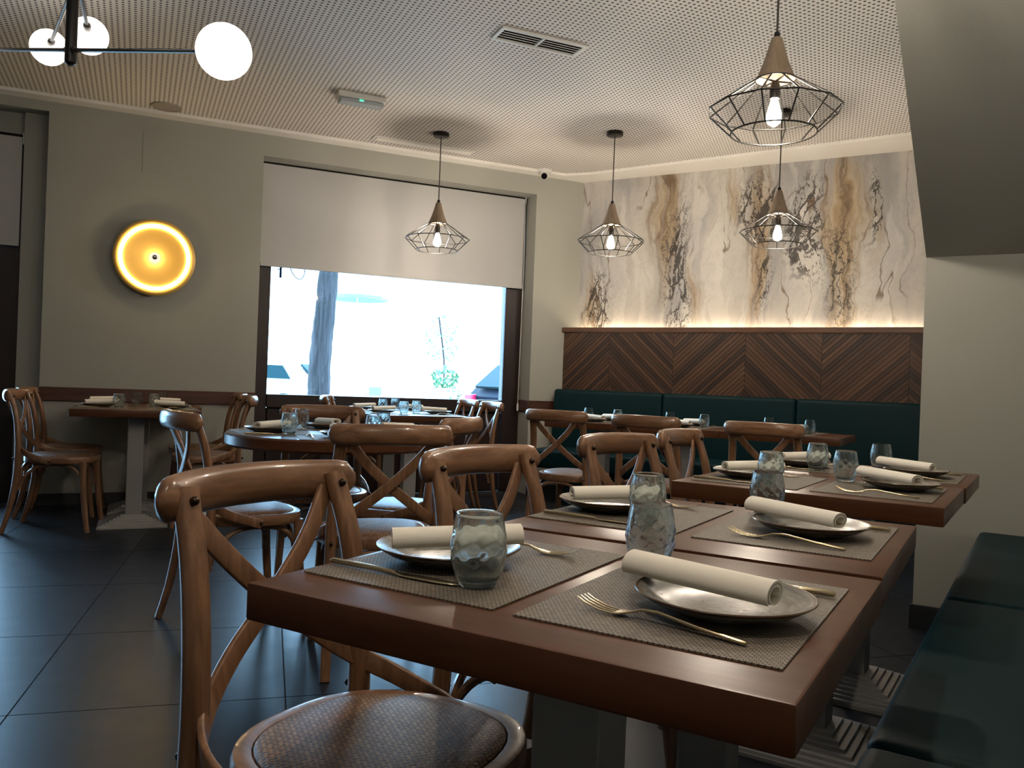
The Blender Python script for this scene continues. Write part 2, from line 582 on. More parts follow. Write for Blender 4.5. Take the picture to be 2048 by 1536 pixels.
def ball(bm, c, r, u=12, v=8, sz=1.0):
    prof = [(r * math.sin(PI * i / v), -r * sz * math.cos(PI * i / v)) for i in range(v + 1)]
    prof[0] = (0, prof[0][1])
    prof[-1] = (0, prof[-1][1])
    return lathe(bm, prof, u, c)

# ------------------------------------------------------------------ the room
def struct(name, bm, m, parent=None, smooth=False, label=None):
    o = link(name, bm, m, parent, smooth)
    if parent is None:
        o['kind'] = 'structure'
    if label: o['label'] = label
    return o
C0 = Vector((-3.435, YM, 0))          # corner of the two walls
room_poly = [(C0.x, YM), (0.55, YM), (0.55, -2.4), (-4.9, -2.4), tuple(W(-3.0, D)[:2])]
def clip(poly, hull):
    """Sutherland-Hodgman against a convex hull given clockwise"""
    out = poly
    n = len(hull)
    for i in range(n):
        a, b = hull[i], hull[(i + 1) % n]
        inp, out = out, []
        def inside(p):
            return (b[0] - a[0]) * (p[1] - a[1]) - (b[1] - a[1]) * (p[0] - a[0]) <= 1e-9
        for j in range(len(inp)):
            p, q = inp[j], inp[(j + 1) % len(inp)]
            ip, iq = inside(p), inside(q)
            if ip != iq:
                d1 = (b[0] - a[0]) * (p[1] - a[1]) - (b[1] - a[1]) * (p[0] - a[0])
                d2 = (b[0] - a[0]) * (q[1] - a[1]) - (b[1] - a[1]) * (q[0] - a[0])
                t = d1 / (d1 - d2)
                x = (p[0] + (q[0] - p[0]) * t, p[1] + (q[1] - p[1]) * t)
            if ip: out.append(p)
            if ip != iq: out.append(x)
        if not out:
            return []
    return out
bm = prism(BM(), room_poly[::-1], -0.10, -0.0035)
hexa(bm, [W(-3.2, D, -0.10), W(3.9, D, -0.10), W(3.9, D, -0.0035), W(-3.2, D, -0.0035)], WN * (TH_ := 0.44))
floor = struct('floor', bm, M['grout'])
TA = R(47)
ta, tb = Vector((math.cos(TA), math.sin(TA))), Vector((-math.sin(TA), math.cos(TA)))
TP = 0.77
for i in range(-14, 14):
    for j in range(-8, 14):
        a0, b0 = 0.085 + i * TP, 3.449 + j * TP
        g = 0.0022
        poly = []
        for da, db in ((g, g), (TP - g, g), (TP - g, TP - g), (g, TP - g)):
            p = ta * (a0 + da) + tb * (b0 + db)
            poly.append((p.x, p.y))
        c = clip(poly, room_poly)
        if len(c) < 3:
            continue
        cx = sum(p[0] for p in c) / len(c)
        cyy = sum(p[1] for p in c) / len(c)
        bm = prism(BM(), [(p[0] - cx, p[1] - cyy) for p in c], -0.012, 0.0)
        link('tile', bm, M['tile'], floor, loc=(cx, cyy, 0))

# window wall with two recesses, built of solid pieces around the openings
TH = 0.45
bm = BM()
def wpiece(s0, s1, z0, z1, n0=D, n1=D + TH):
    hexa(bm, [W(s0, n0, z0), W(s1, n0, z0), W(s1, n0, z1), W(s0, n0, z1)], WN * (n1 - n0))
WS0, WS1, WZ1 = 0.85, 3.244, 2.722
LS0, LS1, LZ1 = -2.75, -0.637, 2.82
wpiece(-3.35, LS0, 0, 3.1)
wpiece(LS0, LS1, LZ1, 3.1)
wpiece(LS1, WS0, 0, 3.1)
wpiece(WS0, WS1, WZ1, 3.1)
wpiece(WS1, 4.05, 0, 3.1)
wpiece(LS0, -0.80, 2.60, LZ1, D + 0.175, D + TH)
wpiece(-0.80, LS1, 0, LZ1, D + 0.13, D + TH)      # step beside the glazed door
struct('wall_west', bm, M['paint'])
struct('wall_north', box(BM(), (-3.75, YM, 0), (0.8, YM + 0.25, 3.1)), M['mural'], label='wall with printed marble mural')
# stair side: wall below, sloping underside above
struct('wall_stair', box(BM(), (XP, YP, 0), (0.8, YM + 0.1, 3.1)), M['paint'])
ys, zs = YP, 1.629
k0 = 0.391
yt = YP - (2.95 - zs) / k0
bm = hexa(BM(), [(XP, YP, zs), (XP, yt, 2.95), (XP, YP, 2.95)], (1.0, 0, 0))
struct('ceiling_stair', bm, M['paint'], label='sloping underside of the stairs')
struct('wall_east', box(BM(), (0.55, -2.6, 0), (0.8, YP, 3.1)), M['paint'])
struct('wall_south', box(BM(), (-5.1, -2.65, 0), (0.8, -2.4, 3.1)), M['paint'])
p, q = W(-3.0, D), Vector((-4.9, -2.4, 0))
d = (q - p).normalized()
nn = Vector((d.y, -d.x, 0))
if nn.dot(Vector((-1, 0, 0))) < 0: nn = -nn
struct('wall_southwest', hexa(BM(), [p - d * 0.2, q + d * 0.2, q + d * 0.2 + Vector((0, 0, 3.1)), p - d * 0.2 + Vector((0, 0, 3.1))], nn * 0.25), M['paint'])

# ceiling: smooth border around a raised perforated field
HF = 2.912
inner = [(-3.24, 6.70), (0.54, 6.47), (0.54, -2.2), (-4.75, -2.2), tuple(W(-2.85, 6.68)[:2]), tuple(W(3.45, 6.665)[:2])]
outer = [(C0.x - 0.02, YM + 0.02), (0.75, YM + 0.02), (0.75, -2.55), (-5.0, -2.55), tuple(W(-3.3, D + 0.02)[:2]), tuple(W(3.55, D + 0.02)[:2])]
bm = BM()
for i in range(6):
    j = (i + 1) % 6
    prism(bm, [outer[i], outer[j], inner[j], inner[i]], HC, 3.1)
ceil = struct('ceiling', bm, M['white'])
o = link('perforated_panel', prism(BM(), inner, HF, 3.08), M['perf'], ceil)

# chair rail and skirting
def wall_strip(bm, s0, s1, z0, z1, n, t):
    return hexa(bm, [W(s0, n, z0), W(s1, n, z0), W(s1, n, z1), W(s0, n, z1)], WN * -t)
RZ0, RZ1 = 0.752, 0.852
def local_strip(name, s0, s1, z0, z1, n, t, m):
    """strip whose local x runs along the wall, so that wood grain follows it"""
    bm = box(BM(), (0, -t, z0), (s1 - s0, 0, z1), 0.003, 1)
    o = link(name, bm, m, None, loc=W(s0, n), rotz=TW)
    o['kind'] = 'structure'
    return o
local_strip('trim_1', LS1, WS0, RZ0, RZ1, D, 0.018, M['rail'])
local_strip('trim_2', WS1, 3.62, RZ0, RZ1, D, 0.018, M['rail'])
bm = box(BM(), (0, 0, RZ0), (0.018, 0.24, RZ1), 0.003, 1)
o = link('trim_3', bm, M['rail'], None, loc=W(WS1 - 0.018, D), rotz=TW); o['kind'] = 'structure'
local_strip('baseboard_west', LS1, WS0, 0, 0.085, D, 0.012, M['skirt'])
local_strip('baseboard_corner', WS1, 3.70, 0, 0.085, D, 0.012, M['skirt'])
local_strip('baseboard_recess', -0.79, LS1, 0, 0.085, D + 0.13, 0.012, M['skirt'])
struct('baseboard_stair', box(BM(), (XP - 0.012, YP - 0.012, 0), (0.54, YP, 0.105)), M['skirt'])

# big window: mahogany frame, panel under the pane, glass
def wbox(name, s0, s1, n0, n1, z0, z1, m, parent, bev=0.004):
    bm = box(BM(), (0, 0, 0), (s1 - s0, n1 - n0, z1 - z0), bev, 1)
    return link(name, bm, m, parent, loc=W(s0, n0, z0) , rotz=TW)
win = thing('window_1', 'wide mahogany framed shop window looking onto the bright street', None, kind='structure')
NF = D + 0.22
wbox('frame_post', WS0, 0.968, NF, NF + 0.09, 0, 2.722, M['frame'], win)
wbox('frame_post', 3.072, WS1, NF, NF + 0.09, 0, 2.722, M['frame'], win)
wbox('frame_head', 0.968, 3.072, NF, NF + 0.09, 2.55, 2.722, M['frame'], win)
wbox('frame_sill', 0.968, 3.072, NF - 0.02, NF + 0.09, 0.73, 0.838, M['frame'], win)
for i in range(4):
    a = 0.968 + i * 0.526
    wbox('lower_panel', a + 0.002, a + 0.524, NF + 0.02, NF + 0.07, 0, 0.73, M['frame'], win, 0.012)
wbox('glass_pane', 0.968, 3.072, NF + 0.04, NF + 0.048, 0.838, 2.55, M['pane'], win, 0)
# lettering on the glass: part of a shop name, a bar and a loop
M['decal'] = mat('blue_window_lettering', (0.004, 0.012, 0.035), 0.8, spec=0.0)
M['decal2'] = mat('grey_window_lettering', (0.006, 0.012, 0.013), 0.8, spec=0.0)
wbox('window_letter', 1.040, 1.058, NF + 0.034, NF + 0.037, 1.80, 1.95, M['decal'], win, 0)
pts = smoothpath([W(1.02, NF + 0.035, 1.865), W(1.06, NF + 0.035, 1.885), W(1.10, NF + 0.035, 1.935), W(1.20, NF + 0.035, 1.95), W(1.245, NF + 0.035, 1.865), W(1.21, NF + 0.035, 1.80), W(1.15, NF + 0.035, 1.84), W(1.12, NF + 0.035, 1.93), W(1.16, NF + 0.035, 2.02)], 6)
link('window_letter', tube(BM(), pts, 0.004, 5), M['decal2'], win)
# glazed door on the far side of the wall
door = thing('door_1', 'dark mahogany glazed door behind a white roller blind', None, kind='structure')
wbox('frame_post', -0.97, -0.805, D + 0.20, D + 0.30, 0, 2.60, M['frame'], door)
wbox('frame_post', LS0, -2.60, D + 0.20, D + 0.30, 0, 2.60, M['frame'], door)
wbox('frame_head', -2.60, -0.97, D + 0.20, D + 0.30, 2.50, 2.60, M['frame'], door)
wbox('bottom_rail', -2.60, -0.97, D + 0.20, D + 0.30, 0, 0.12, M['frame'], door)
wbox('glass_pane', -2.60, -0.97, D + 0.245, D + 0.253, 0.12, 2.50, M['pane'], door, 0)

# ------------------------------------------------------------------ roller blinds
def blind(s0, s1, z0, z1, n, label, chain_s=None):
    t = thing('roller_blind', label, 'blind', W(s0, n, z1), TW)
    L = s1 - s0
    link('roller_tube', tube(BM(), [(0.0, 0.03, 0.0), (L, 0.03, 0.0)], 0.026, 12), M['black'], t, smooth=True)
    link('blind_fabric', box(BM(), (0.004, 0.003, z0 - z1 + 0.03), (L - 0.004, 0.0045, 0.0)), M['blind'], t)
    link('hem_bar', box(BM(), (0.004, -0.006, z0 - z1), (L - 0.004, 0.012, z0 - z1 + 0.032), 0.004, 2), M['blind'], t)
    for x in (-0.004, L):
        link('end_bracket', box(BM(), (x, -0.01, -0.045), (x + 0.004, 0.06, 0.03), 0.001, 1), M['plastic'], t)
    if chain_s is not None:
        link('pull_chain', tube(BM(), [(chain_s, 0.02, 0.0), (chain_s, 0.004, -0.6), (chain_s - 0.01, 0.0, z0 - z1 - 1.06)], 0.003, 6), M['plastic'], t)
        link('chain_weight', lathe(BM(), [(0, 0), (0.009, 0.004), (0.011, 0.05), (0.006, 0.075), (0, 0.078)], 10, (chain_s - 0.01, 0, z0 - z1 - 1.13)), M['plastic'], t, smooth=True)
    return t
blind(0.868, 3.212, 1.876, 2.706, D + 0.17, 'white roller blind half lowered over the wide shop window', 2.352)
blind(-2.72, -0.805, 1.852, 2.635, D + 0.11, 'white roller blind lowered in front of the dark glazed door')

# ------------------------------------------------------------------ slatted panel, ledge, LED strip and bench at the marble wall
YF = 6.83
XL0, XL1 = -3.515, XP
panel = thing('slat_wall_panel', 'walnut chevron slat panel under the glowing marble mural', 'wall panel', (XL0, YF, 0))
PZ0, PZ1 = 0.60, 1.487
link('backing_board', box(BM(), (0.0, 0.014, PZ0), (XL1 - XL0 - 0.002, 0.09, PZ1)), M['frame'], panel)
seams = [-4.25, -3.053, -2.456, -1.84, -1.243, -0.617, 0.01]
seams = [-3.66, -3.053, -2.456, -1.84, -1.243, -0.617, 0.01]
SW = 0.041     # vertical pitch of the slats
SL = math.tan(R(43))
for si in range(6):
    xa, xb = seams[si], seams[si + 1]
    sg = 1 if si % 2 == 0 else -1      # rising to the right, then falling
    x0, x1 = max(xa + 0.001, XL0 + 0.002), min(xb - 0.001, XL1 - 0.004)
    if x1 - x0 < 0.02: continue
    rise = SL * (xb - xa)
    nlo = int((PZ0 - rise) / SW) - 2
    nhi = int((PZ1 + rise) / SW) + 2
    for q in range(nlo, nhi):
        zb = q * SW + (0.012 if si % 2 else 0)
        g = 0.0022
        def zline(x, base):
            xr = (x - xa) if sg > 0 else (xb - x)
            return base + SL * xr
        poly = [(x0, zline(x0, zb + g)), (x1, zline(x1, zb + g)), (x1, zline(x1, zb + SW - g)), (x0, zline(x0, zb + SW - g))]
        hull = [(x0 - 0.01, PZ1), (x1 + 0.01, PZ1), (x1 + 0.01, 0.86), (x0 - 0.01, 0.86)]
        c = clip(poly, hull)
        if len(c) < 3: continue
        cx = sum(p[0] for p in c) / len(c)
        cz = sum(p[1] for p in c) / len(c)
        dpt = 0.016 + rnd.uniform(-0.002, 0.002)
        # local frame: x along the slat so that the grain follows it
        th = math.atan(SL) * sg
        bm = BM()
        ca, sa = math.cos(-th), math.sin(-th)
        pts = [((p[0] - cx) * ca - (p[1] - cz) * sa, (p[0] - cx) * sa + (p[1] - cz) * ca) for p in c]
        hexa(bm, [(a, 0.014, b) for a, b in pts], (0, -dpt, 0))
        o = link('slat', bm, M['slat'], panel)
        o.location = (cx - XL0, 0, cz)
        o.rotation_euler = (0, -th, 0)
ledge = tag(link('wall_ledge', box(BM(), (0, 0, 0), (XL1 - XL0 + 0.02, 0.060, 0.046), 0.006, 2), M['walnut'], loc=(XL0 - 0.022, YF - 0.02, 1.489)), 'long walnut ledge capping the chevron slat panel', 'ledge')
led = thing('led_strip', 'warm glowing strip light hidden behind the walnut ledge', 'light', (-3.40, YF + 0.075, 1.50))
link('light_channel', box(BM(), (0, -0.010, -0.012), (3.06, 0.014, -0.004)), M['steel'], led)
link('light_band', box(BM(), (0, -0.006, -0.004), (3.06, 0.010, 0.004)), M['led'], led)

def cushion(x0, x1, y0, y1, z0, z1, name, parent, rake=0.0, bev=0.03):
    bm = box(BM(), (x0, y0, z0), (x1, y1, z1), bev, 4)
    if rake:
        for v in bm.verts:
            v.co.y += rake * (v.co.z - z0)
    return link(name, bm, M['leather'], parent, smooth=True)
bench = thing('banquette_bench', 'long dark green banquette bench below the chevron slat panel', 'bench', (-3.45, 6.80, 0))
link('plinth', box(BM(), (0.25, -0.56, 0.0), (3.11, -0.05, 0.30)), M['leather'], bench)
for a, b in ((-2.90 + 3.0, 0.965), (0.967, 2.058), (2.060, 3.12)):
    cushion(a - (0.0 if a > 0.5 else 0.12) , b, -0.66, -0.15, 0.30, 0.455, 'seat_cushion', bench)
    cushion(a - (0.0 if a > 0.5 else 0.17), b, -0.16, -0.045, 0.40, 0.968, 'back_cushion', bench, 0.06, 0.035)

gb = thing('green_bench', 'short dark green bench seat beside the front dining tables', 'bench', (-0.075, 4.02, 0), R(-2.2))
for a, b in ((-1.42, -0.002), (-2.585, -1.424), (-3.75, -2.589), (-4.9, -3.754)):
    bm = box(BM(), (0.0, a, 0.33), (0.52, b, 0.462), 0.028, 4)
    link('seat_cushion', bm, M['leather'], gb, smooth=True)
link('plinth', box(BM(), (0.10, -4.88, 0.0), (0.52, -0.01, 0.335)), M['leather'], gb)

# ------------------------------------------------------------------ tables
def pedestal(parent, x=0.0, y=0.0, top=0.70, w=0.048, bw=0.205):
    bm = BM()
    prof = [(bw, 0.0, 0), (bw, 0.010, 0)]
    steps = 7
    r = bw - 0.006
    z = 0.010
    prev = None
    lay = []
    for i in range(steps):
        lay.append((r, z)); z += 0.0085; lay.append((r - 0.002, z)); r -= (bw - w - 0.012) / steps
    lay = [(bw, 0.0), (bw, 0.010)] + lay
    rings = []
    for r, z in lay:
        rings.append([bm.verts.new((x + sx * r, y + sy * r, z)) for sx, sy in ((1, 1), (-1, 1), (-1, -1), (1, -1))])
    bm.faces.new(rings[0]); bm.faces.new(rings[-1])
    for a, b in zip(rings, rings[1:]):
        for i in range(4):
            bm.faces.new((a[i], a[(i + 1) % 4], b[(i + 1) % 4], b[i]))
    link('table_base', bm, M['steel'], parent)
    link('column', box(BM(), (x - w, y - w, 0.06), (x + w, y + w, top - 0.006), 0.006, 2), M['steel'], parent)
    link('top_plate', box(BM(), (x - 0.15, y - 0.15, top - 0.008), (x + 0.15, y + 0.15, top - 0.0005)), M['black'], parent)
def rect_table(cx, cyy, lx, ly, rotz, label, group=None, h=0.75, th=0.047, inset=None):
    t = thing('dining_table', label, 'table', (cx, cyy, 0), rotz, group)
    bm = box(BM(), (-lx / 2, -ly / 2, h - th), (lx / 2, ly / 2, h), 0.004, 2)
    link('tabletop', bm, M['table'], t, smooth=30)
    pedestal(t, top=h - th)
    return t
row = 'dark wood tables in the row beside the short bench'
rect_table(-0.470, 1.003, 0.660, 0.562, 0, 'first and front dark wood table of the bench row', row)
rect_table(-0.471, 1.591, 0.655, 0.572, R(0.3), 'second dark wood table of the bench row, joined to the front one', row)
rect_table(-0.448, 2.523, 0.690, 0.558, R(-2.2), 'third dark wood table of the bench row, beyond a gap', row)
rect_table(-0.422, 3.085, 0.690, 0.558, R(-2.2), 'last dark wood table of the bench row, by the stair wall', row)
LTC = [W(0.005, 5.92), W(0.045, 6.487)]
rect_table(LTC[0].x, LTC[0].y, 0.75, 0.562, TW, 'dark table under the round gold wall lamp, aisle half of a pair', 'tables under the gold wall lamp')
rect_table(LTC[1].x, LTC[1].y, 0.75, 0.562, TW, 'dark table under the round gold wall lamp, wall half of a pair', 'tables under the gold wall lamp')
WTC = [W(1.84, 5.88), W(1.84, 6.446)]
rect_table(WTC[0].x, WTC[0].y, 0.70, 0.562, TW, 'dark table at the wide window, aisle half of a pair', 'tables at the wide window')
rect_table(WTC[1].x, WTC[1].y, 0.70, 0.562, TW, 'dark table at the wide window, half touching the sill panel', 'tables at the wide window')
BTC = [(-2.515, 0.63), (-1.882, 0.63), (-1.198, 0.73)]
for (x, w), l in zip(BTC, ('end table of the long banquette, beside the window wall', 'middle table of the long banquette under the slat panel', 'table of the long banquette standing next to the stair wall')):
    rect_table(x, 5.555, w, 0.62, 0, l, 'tables along the long banquette')
RC = Vector((-2.60, 2.83, 0))
RR = 0.475
rtab = thing('round_table', 'round dark wood dining table in the middle of the room', 'table', RC, R(20))
bm = lathe(BM(), [(0, 0.695), (RR - 0.012, 0.695), (RR, 0.705), (RR, 0.742), (RR - 0.008, 0.75), (0, 0.75)], 64)
link('tabletop', bm, M['table'], rtab, smooth=30)
pedestal(rtab, top=0.695)

# ------------------------------------------------------------------ cross-back chairs
def make_chair(label):
    t = thing('dining_chair', label, 'chair')
    # seat ring
    def outline(s, n=40):
        out = []
        for i in range(n):
            a = 2 * PI * i / n
            ca, sa = math.cos(a), math.sin(a)
            e = 0.78
            x = math.copysign(abs(ca) ** e, ca)
            y = math.copysign(abs(sa) ** e, sa)
            wy = 0.212 + 0.020 * x
            out.append(Vector((0.205 * x * s, wy * y * s, 0)))
        return out
    bm = BM()
    lay = [(0.90, 0.415), (0.985, 0.417), (1.0, 0.425), (1.0, 0.447), (0.985, 0.456), (0.94, 0.459), (0.865, 0.457), (0.855, 0.450), (0.0, 0.450)]
    n = 40
    rings = []
    for s, z in lay[:-1]:
        rings.append([bm.verts.new(p + Vector((0, 0, z))) for p in outline(s, n)])
    for a, b in zip(rings, rings[1:]):
        for i in range(n):
            bm.faces.new((a[i], a[(i + 1) % n], b[(i + 1) % n], b[i]))
    bm.faces.new(rings[0][::-1]); bm.faces.new(rings[-1])
    seat = link('seat', bm, M['oak_x'], t, smooth=50)
    bm = BM()
    rings = []
    for s, z in ((0.86, 0.451), (0.85, 0.458), (0.80, 0.4645), (0.62, 0.470), (0.40, 0.4725), (0.2, 0.473)):
        rings.append([bm.verts.new(p + Vector((0, 0, z))) for p in outline(s, n)])
    for a, b in zip(rings, rings[1:]):
        for i in range(n):
            bm.faces.new((a[i], a[(i + 1) % n], b[(i + 1) % n], b[i]))
    bm.faces.new(rings[-1])
    pad = link('seat_pad', bm, M['rattan'], t, smooth=True)
    pad['label'] = 'woven rattan seat pad'
    for s in (1, -1):
        p = smoothpath([(0.155, s * 0.172, 0.43), (0.160, s * 0.176, 0.30), (0.178, s * 0.186, 0.12), (0.196, s * 0.196, 0.0)], 4)
        link('front_leg', sweep(BM(), p, lambda u: rrect(0.020 - 0.006 * u, 0.018 - 0.005 * u, 0.7), (1, 0, 0)), M['oak_z'], t, smooth=50)
    for s in (1, -1):
        p = smoothpath([(-0.270, s * 0.196, 0.0), (-0.232, s * 0.190, 0.14), (-0.205, s * 0.186, 0.30), (-0.196, s * 0.184, 0.45), (-0.200, s * 0.180, 0.58), (-0.222, s * 0.172, 0.72), (-0.258, s * 0.164, 0.832)], 5)
        post = link('back_post', sweep(BM(), p, lambda u: rrect(0.012 + 0.006 * math.sin(PI * min(1, u * 1.1)), 0.021 - 0.004 * (1 - u) , 0.75), (1, 0, 0)), M['oak_z'], t, smooth=50)
        link('bolt', ball(BM(), (-0.236, s * 0.164, 0.815), 0.0075, 8, 6), M['bolt'], post, smooth=True)
        link('bolt', ball(BM(), (-0.222, s * 0.185, 0.445), 0.007, 8, 6), M['bolt'], post, smooth=True)
    # bent top rail
    pts = []
    for i in range(-7, 8):
        y = i / 7 * 0.212
        pts.append(Vector((-0.310 + 0.062 * (abs(i) / 7) ** 2.2, y, 0.820 - 0.004 * (abs(i) / 7) ** 2)))
    def railprof(u):
        e = min(u, 1 - u)
        q = min(1.0, 0.35 + math.sqrt(max(e, 0) * 9.0)) if e < 0.05 else 1.0
        return circ(0.036 * q, 14, 0.0195 * q)
    link('top_rail', sweep(BM(), smoothpath(pts, 2), railprof, (0, 0, 1)), M['oak_y'], t, smooth=60)
    # crossing bands of the back, each bending forward to the seat side
    for s in (1, -1):
        off = 0.007 * s
        p = smoothpath([(-0.272 + off, s * 0.150, 0.800), (-0.252 + off, s * 0.085, 0.722), (-0.240 + off, s * 0.0, 0.642), (-0.228 + off, -s * 0.095, 0.566), (-0.196 + off, -s * 0.168, 0.508), (-0.135, -s * 0.212, 0.470), (-0.05, -s * 0.226, 0.440), (-0.015, -s * 0.226, 0.428)], 5)
        def nrm(u, s=s):
            w = min(1, max(0, (u - 0.5) / 0.35))
            w = w * w * (3 - 2 * w)
            return Vector((-1, 0, 0)) * (1 - w) + Vector((0, -s, 0)) * w
        band = link('cross_band', sweep(BM(), p, rrect(0.0055, 0.0175, 0.6), nrm), M['oak_z'], t, smooth=50)
        link('bolt', ball(BM(), (-0.018, -s * 0.233, 0.433), 0.007, 8, 6), M['bolt'], band, smooth=True)
        if s > 0:
            link('bolt', ball(BM(), (-0.228, 0, 0.642), 0.007, 8, 6), M['bolt'], band, smooth=True)
    # arched braces under the seat
    for s in (1, -1):
        p = smoothpath([(0.160, s * 0.170, 0.255), (0.148, s * 0.168, 0.33), (0.095, s * 0.166, 0.392), (0.0, s * 0.165, 0.408), (-0.10, s * 0.165, 0.392), (-0.165, s * 0.168, 0.33), (-0.195, s * 0.170, 0.255)], 4)
        link('arched_brace', tube(BM(), p, 0.0105, 8), M['oak_x'], t, smooth=True)
    for x, w in ((0.150, 0.165), (-0.188, 0.172)):
        p = smoothpath([(x, w, 0.255), (x, w - 0.018, 0.33), (x, w - 0.07, 0.388), (x, 0, 0.408), (x, -w + 0.07, 0.388), (x, -w + 0.018, 0.33), (x, -w, 0.255)], 4)
        link('arched_brace', tube(BM(), p, 0.0105, 8), M['oak_y'], t, smooth=True)
    return t
chairs = []
def chair(x, y, deg, label, group):
    if not chairs:
        c = make_chair(label)
        c.location = (x, y, 0)
        c.rotation_euler = (0, 0, R(deg))
        c['group'] = group
    else:
        c = dup(chairs[0], (x, y, 0), R(deg), label, group)
    chairs.append(c)
    return c
g1 = 'cross-back chairs along the aisle side of the bench row'
chair(-0.800, 0.995, 1, 'cross-back oak chair with rattan seat at the front table of the bench row', g1)
chair(-0.800, 1.630, -7, 'cross-back chair at the second table of the bench row', g1)
chair(-0.830, 2.470, -13, 'cross-back chair at the third table of the bench row', g1)
chair(-0.800, 3.060, -2, 'cross-back chair at the last table of the bench row', g1)
g2 = 'cross-back chairs around the round table'
def wchair(s, n, face, label, g):
    p = W(s, n)
    chair(p.x, p.y, math.degrees(TW) + (0 if face > 0 else 180), label, g)
chair(-1.975, 2.380, 140, 'cross-back chair at the round table with its back fully to the bench row', g2)
chair(-2.640, 2.360, 68, 'cross-back chair at the round table, side on, between it and the lamp table', g2)
chair(-2.830, 3.000, -45, 'cross-back chair on the window side of the round table', g2)
chair(-2.250, 2.900, 192, 'cross-back chair at the round table facing away from the slat panel', g2)
g3 = 'cross-back chairs at the gold lamp table'
chair(W(-0.405, 5.85).x, W(-0.405, 5.85).y, 45, 'cross-back chair beside the glazed door, nearer the aisle', g3)
chair(W(-0.41, 6.42).x, W(-0.41, 6.42).y, 47, 'cross-back chair beside the glazed door, against the wall', g3)
wchair(0.425, 5.88, -1, 'cross-back chair between gold lamp table and window, nearer the aisle', g3)
wchair(0.425, 6.42, -1, 'cross-back chair between gold lamp table and window, against the wall', g3)
g4 = 'cross-back chairs at the window table'
chair(W(1.62, 6.44).x, W(1.62, 6.44).y, 36, 'cross-back chair by the tree side of the window table, at the sill', g4)
wchair(2.235, 6.40, -1, 'cross-back chair by the banquette side of the window table, at the sill', g4)
wchair(2.235, 5.90, -1, 'cross-back chair by the banquette side of the window table, nearer the aisle', g4)
g5 = 'cross-back chairs facing the long banquette'
chair(-2.330, 4.72, 90, 'cross-back chair facing the banquette end beside the window wall', g5)
chair(-1.720, 4.66, 87, 'cross-back chair facing the middle of the long banquette', g5)
chair(-1.050, 4.62, 86, 'cross-back chair facing the banquette end beside the stair wall', g5)

# ------------------------------------------------------------------ place settings
proto = {}
def proto_mat():
    bm = box(BM(), (-0.1465, -0.1925, 0.0), (0.1465, 0.1925, 0.002))
    return link('placemat', bm, M['mat'])
def proto_plate():
    prof = [(0, 0.0), (0.058, 0.0), (0.062, 0.003), (0.085, 0.011), (0.101, 0.0205), (0.1035, 0.0225), (0.1025, 0.0238), (0.099, 0.0230), (0.082, 0.0150), (0.060, 0.0080), (0.03, 0.0068), (0, 0.0066)]
    return link('plate', lathe(BM(), prof, 56), M['plate'], smooth=60)
def proto_napkin():
    t = bpy.data.objects.new('napkin', None)
    bm = BM()
    L = 0.092
    # outline of a flat roll, with the free edge lapping over
    outer_ = []
    nseg = 44
    turns = 1.7
    for i in range(nseg + 1):
        u = i / nseg
        a = -0.6 + 2 * PI * turns * u
        r = 0.55 + 0.45 * u
        outer_.append((0.0265 * r * math.cos(a), 0.0165 * r * math.sin(a)))
    thick = 0.0030
    inn = [(x * (1 - thick / max(0.001, math.hypot(x, y))), y * (1 - thick / max(0.001, math.hypot(x, y)))) for x, y in outer_]
    def ring(x, sx):
        return [bm.verts.new((x + 0.012 * (abs(p[0]) / 0.0265 - 0.5) * sx * 0, p[0], p[1])) for p in outer_ + inn[::-1]]
    xs = [-L, -L * 0.95, -L * 0.5, 0, L * 0.5, L * 0.95, L]
    rings = [ring(x, 0) for x in xs]
    m_ = len(rings[0])
    for a, b in zip(rings, rings[1:]):
        for i in range(m_):
            bm.faces.new((a[i], a[(i + 1) % m_], b[(i + 1) % m_], b[i]))
    for rg in (rings[0], rings[-1]):
        for i in range(nseg):
            bm.faces.new((rg[i], rg[i + 1], rg[m_ - 2 - i], rg[m_ - 1 - i]))
    bpy.data.objects.remove(t)
    return link('napkin', bm, M['napkin'], smooth=45)
def proto_glass():
    H = 0.089
    GS = 1.03
    outp = [(0.0, 0.0), (0.0195, 0.0), (0.0225, 0.002), (0.0262, 0.009), (0.0305, 0.020), (0.0338, 0.034), (0.0348, 0.046), (0.0340, 0.058), (0.0322, 0.070), (0.0300, 0.081), (0.0287, 0.0882)]
    # densify
    P = smoothpath([(a, 0, b) for a, b in outp], 3)
    outp = [(max(p.x, 0), p.z) for p in P]
    inp = [(0.0281, 0.0892), (0.0271, 0.0892)] + [(max(r - 0.0021, 0.001), z) for r, z in reversed(outp) if 0.010 < z < 0.0875] + [(0.0215, 0.0085), (0.012, 0.0070), (0, 0.0068)]
    prof = outp + inp
    no = len(outp)
    def mod(a, j):
        if j >= no: return 1.0
        z = prof[j][1]
        w = math.exp(-((z - 0.040) / 0.026) ** 4)
        u_ = math.cos(4.5 * a + z * 150) * math.cos(4.5 * a - z * 150)
        return 1 + w * (0.055 * abs(u_) - 0.032)
    bm = lathe(BM(), [(r * GS, z * GS) for r, z in prof], 54, (0, 0, 0), mod)
    return link('drinking_glass', bm, M['tumbler'], smooth=True)
def flat(bm, stations):
    """strip of cross sections: (x, y, z, half width, half thickness)"""
    rings = []
    for x, y, z, w, h in stations:
        rings.append([bm.verts.new((x, y + b, z + a)) for a, b in rrect(h, w, 0.9, 3)])
    m_ = len(rings[0])
    for a, b in zip(rings, rings[1:]):
        for i in range(m_):
            bm.faces.new((a[i], a[(i + 1) % m_], b[(i + 1) % m_], b[i]))
    bm.faces.new(rings[0][::-1]); bm.faces.new(rings[-1])
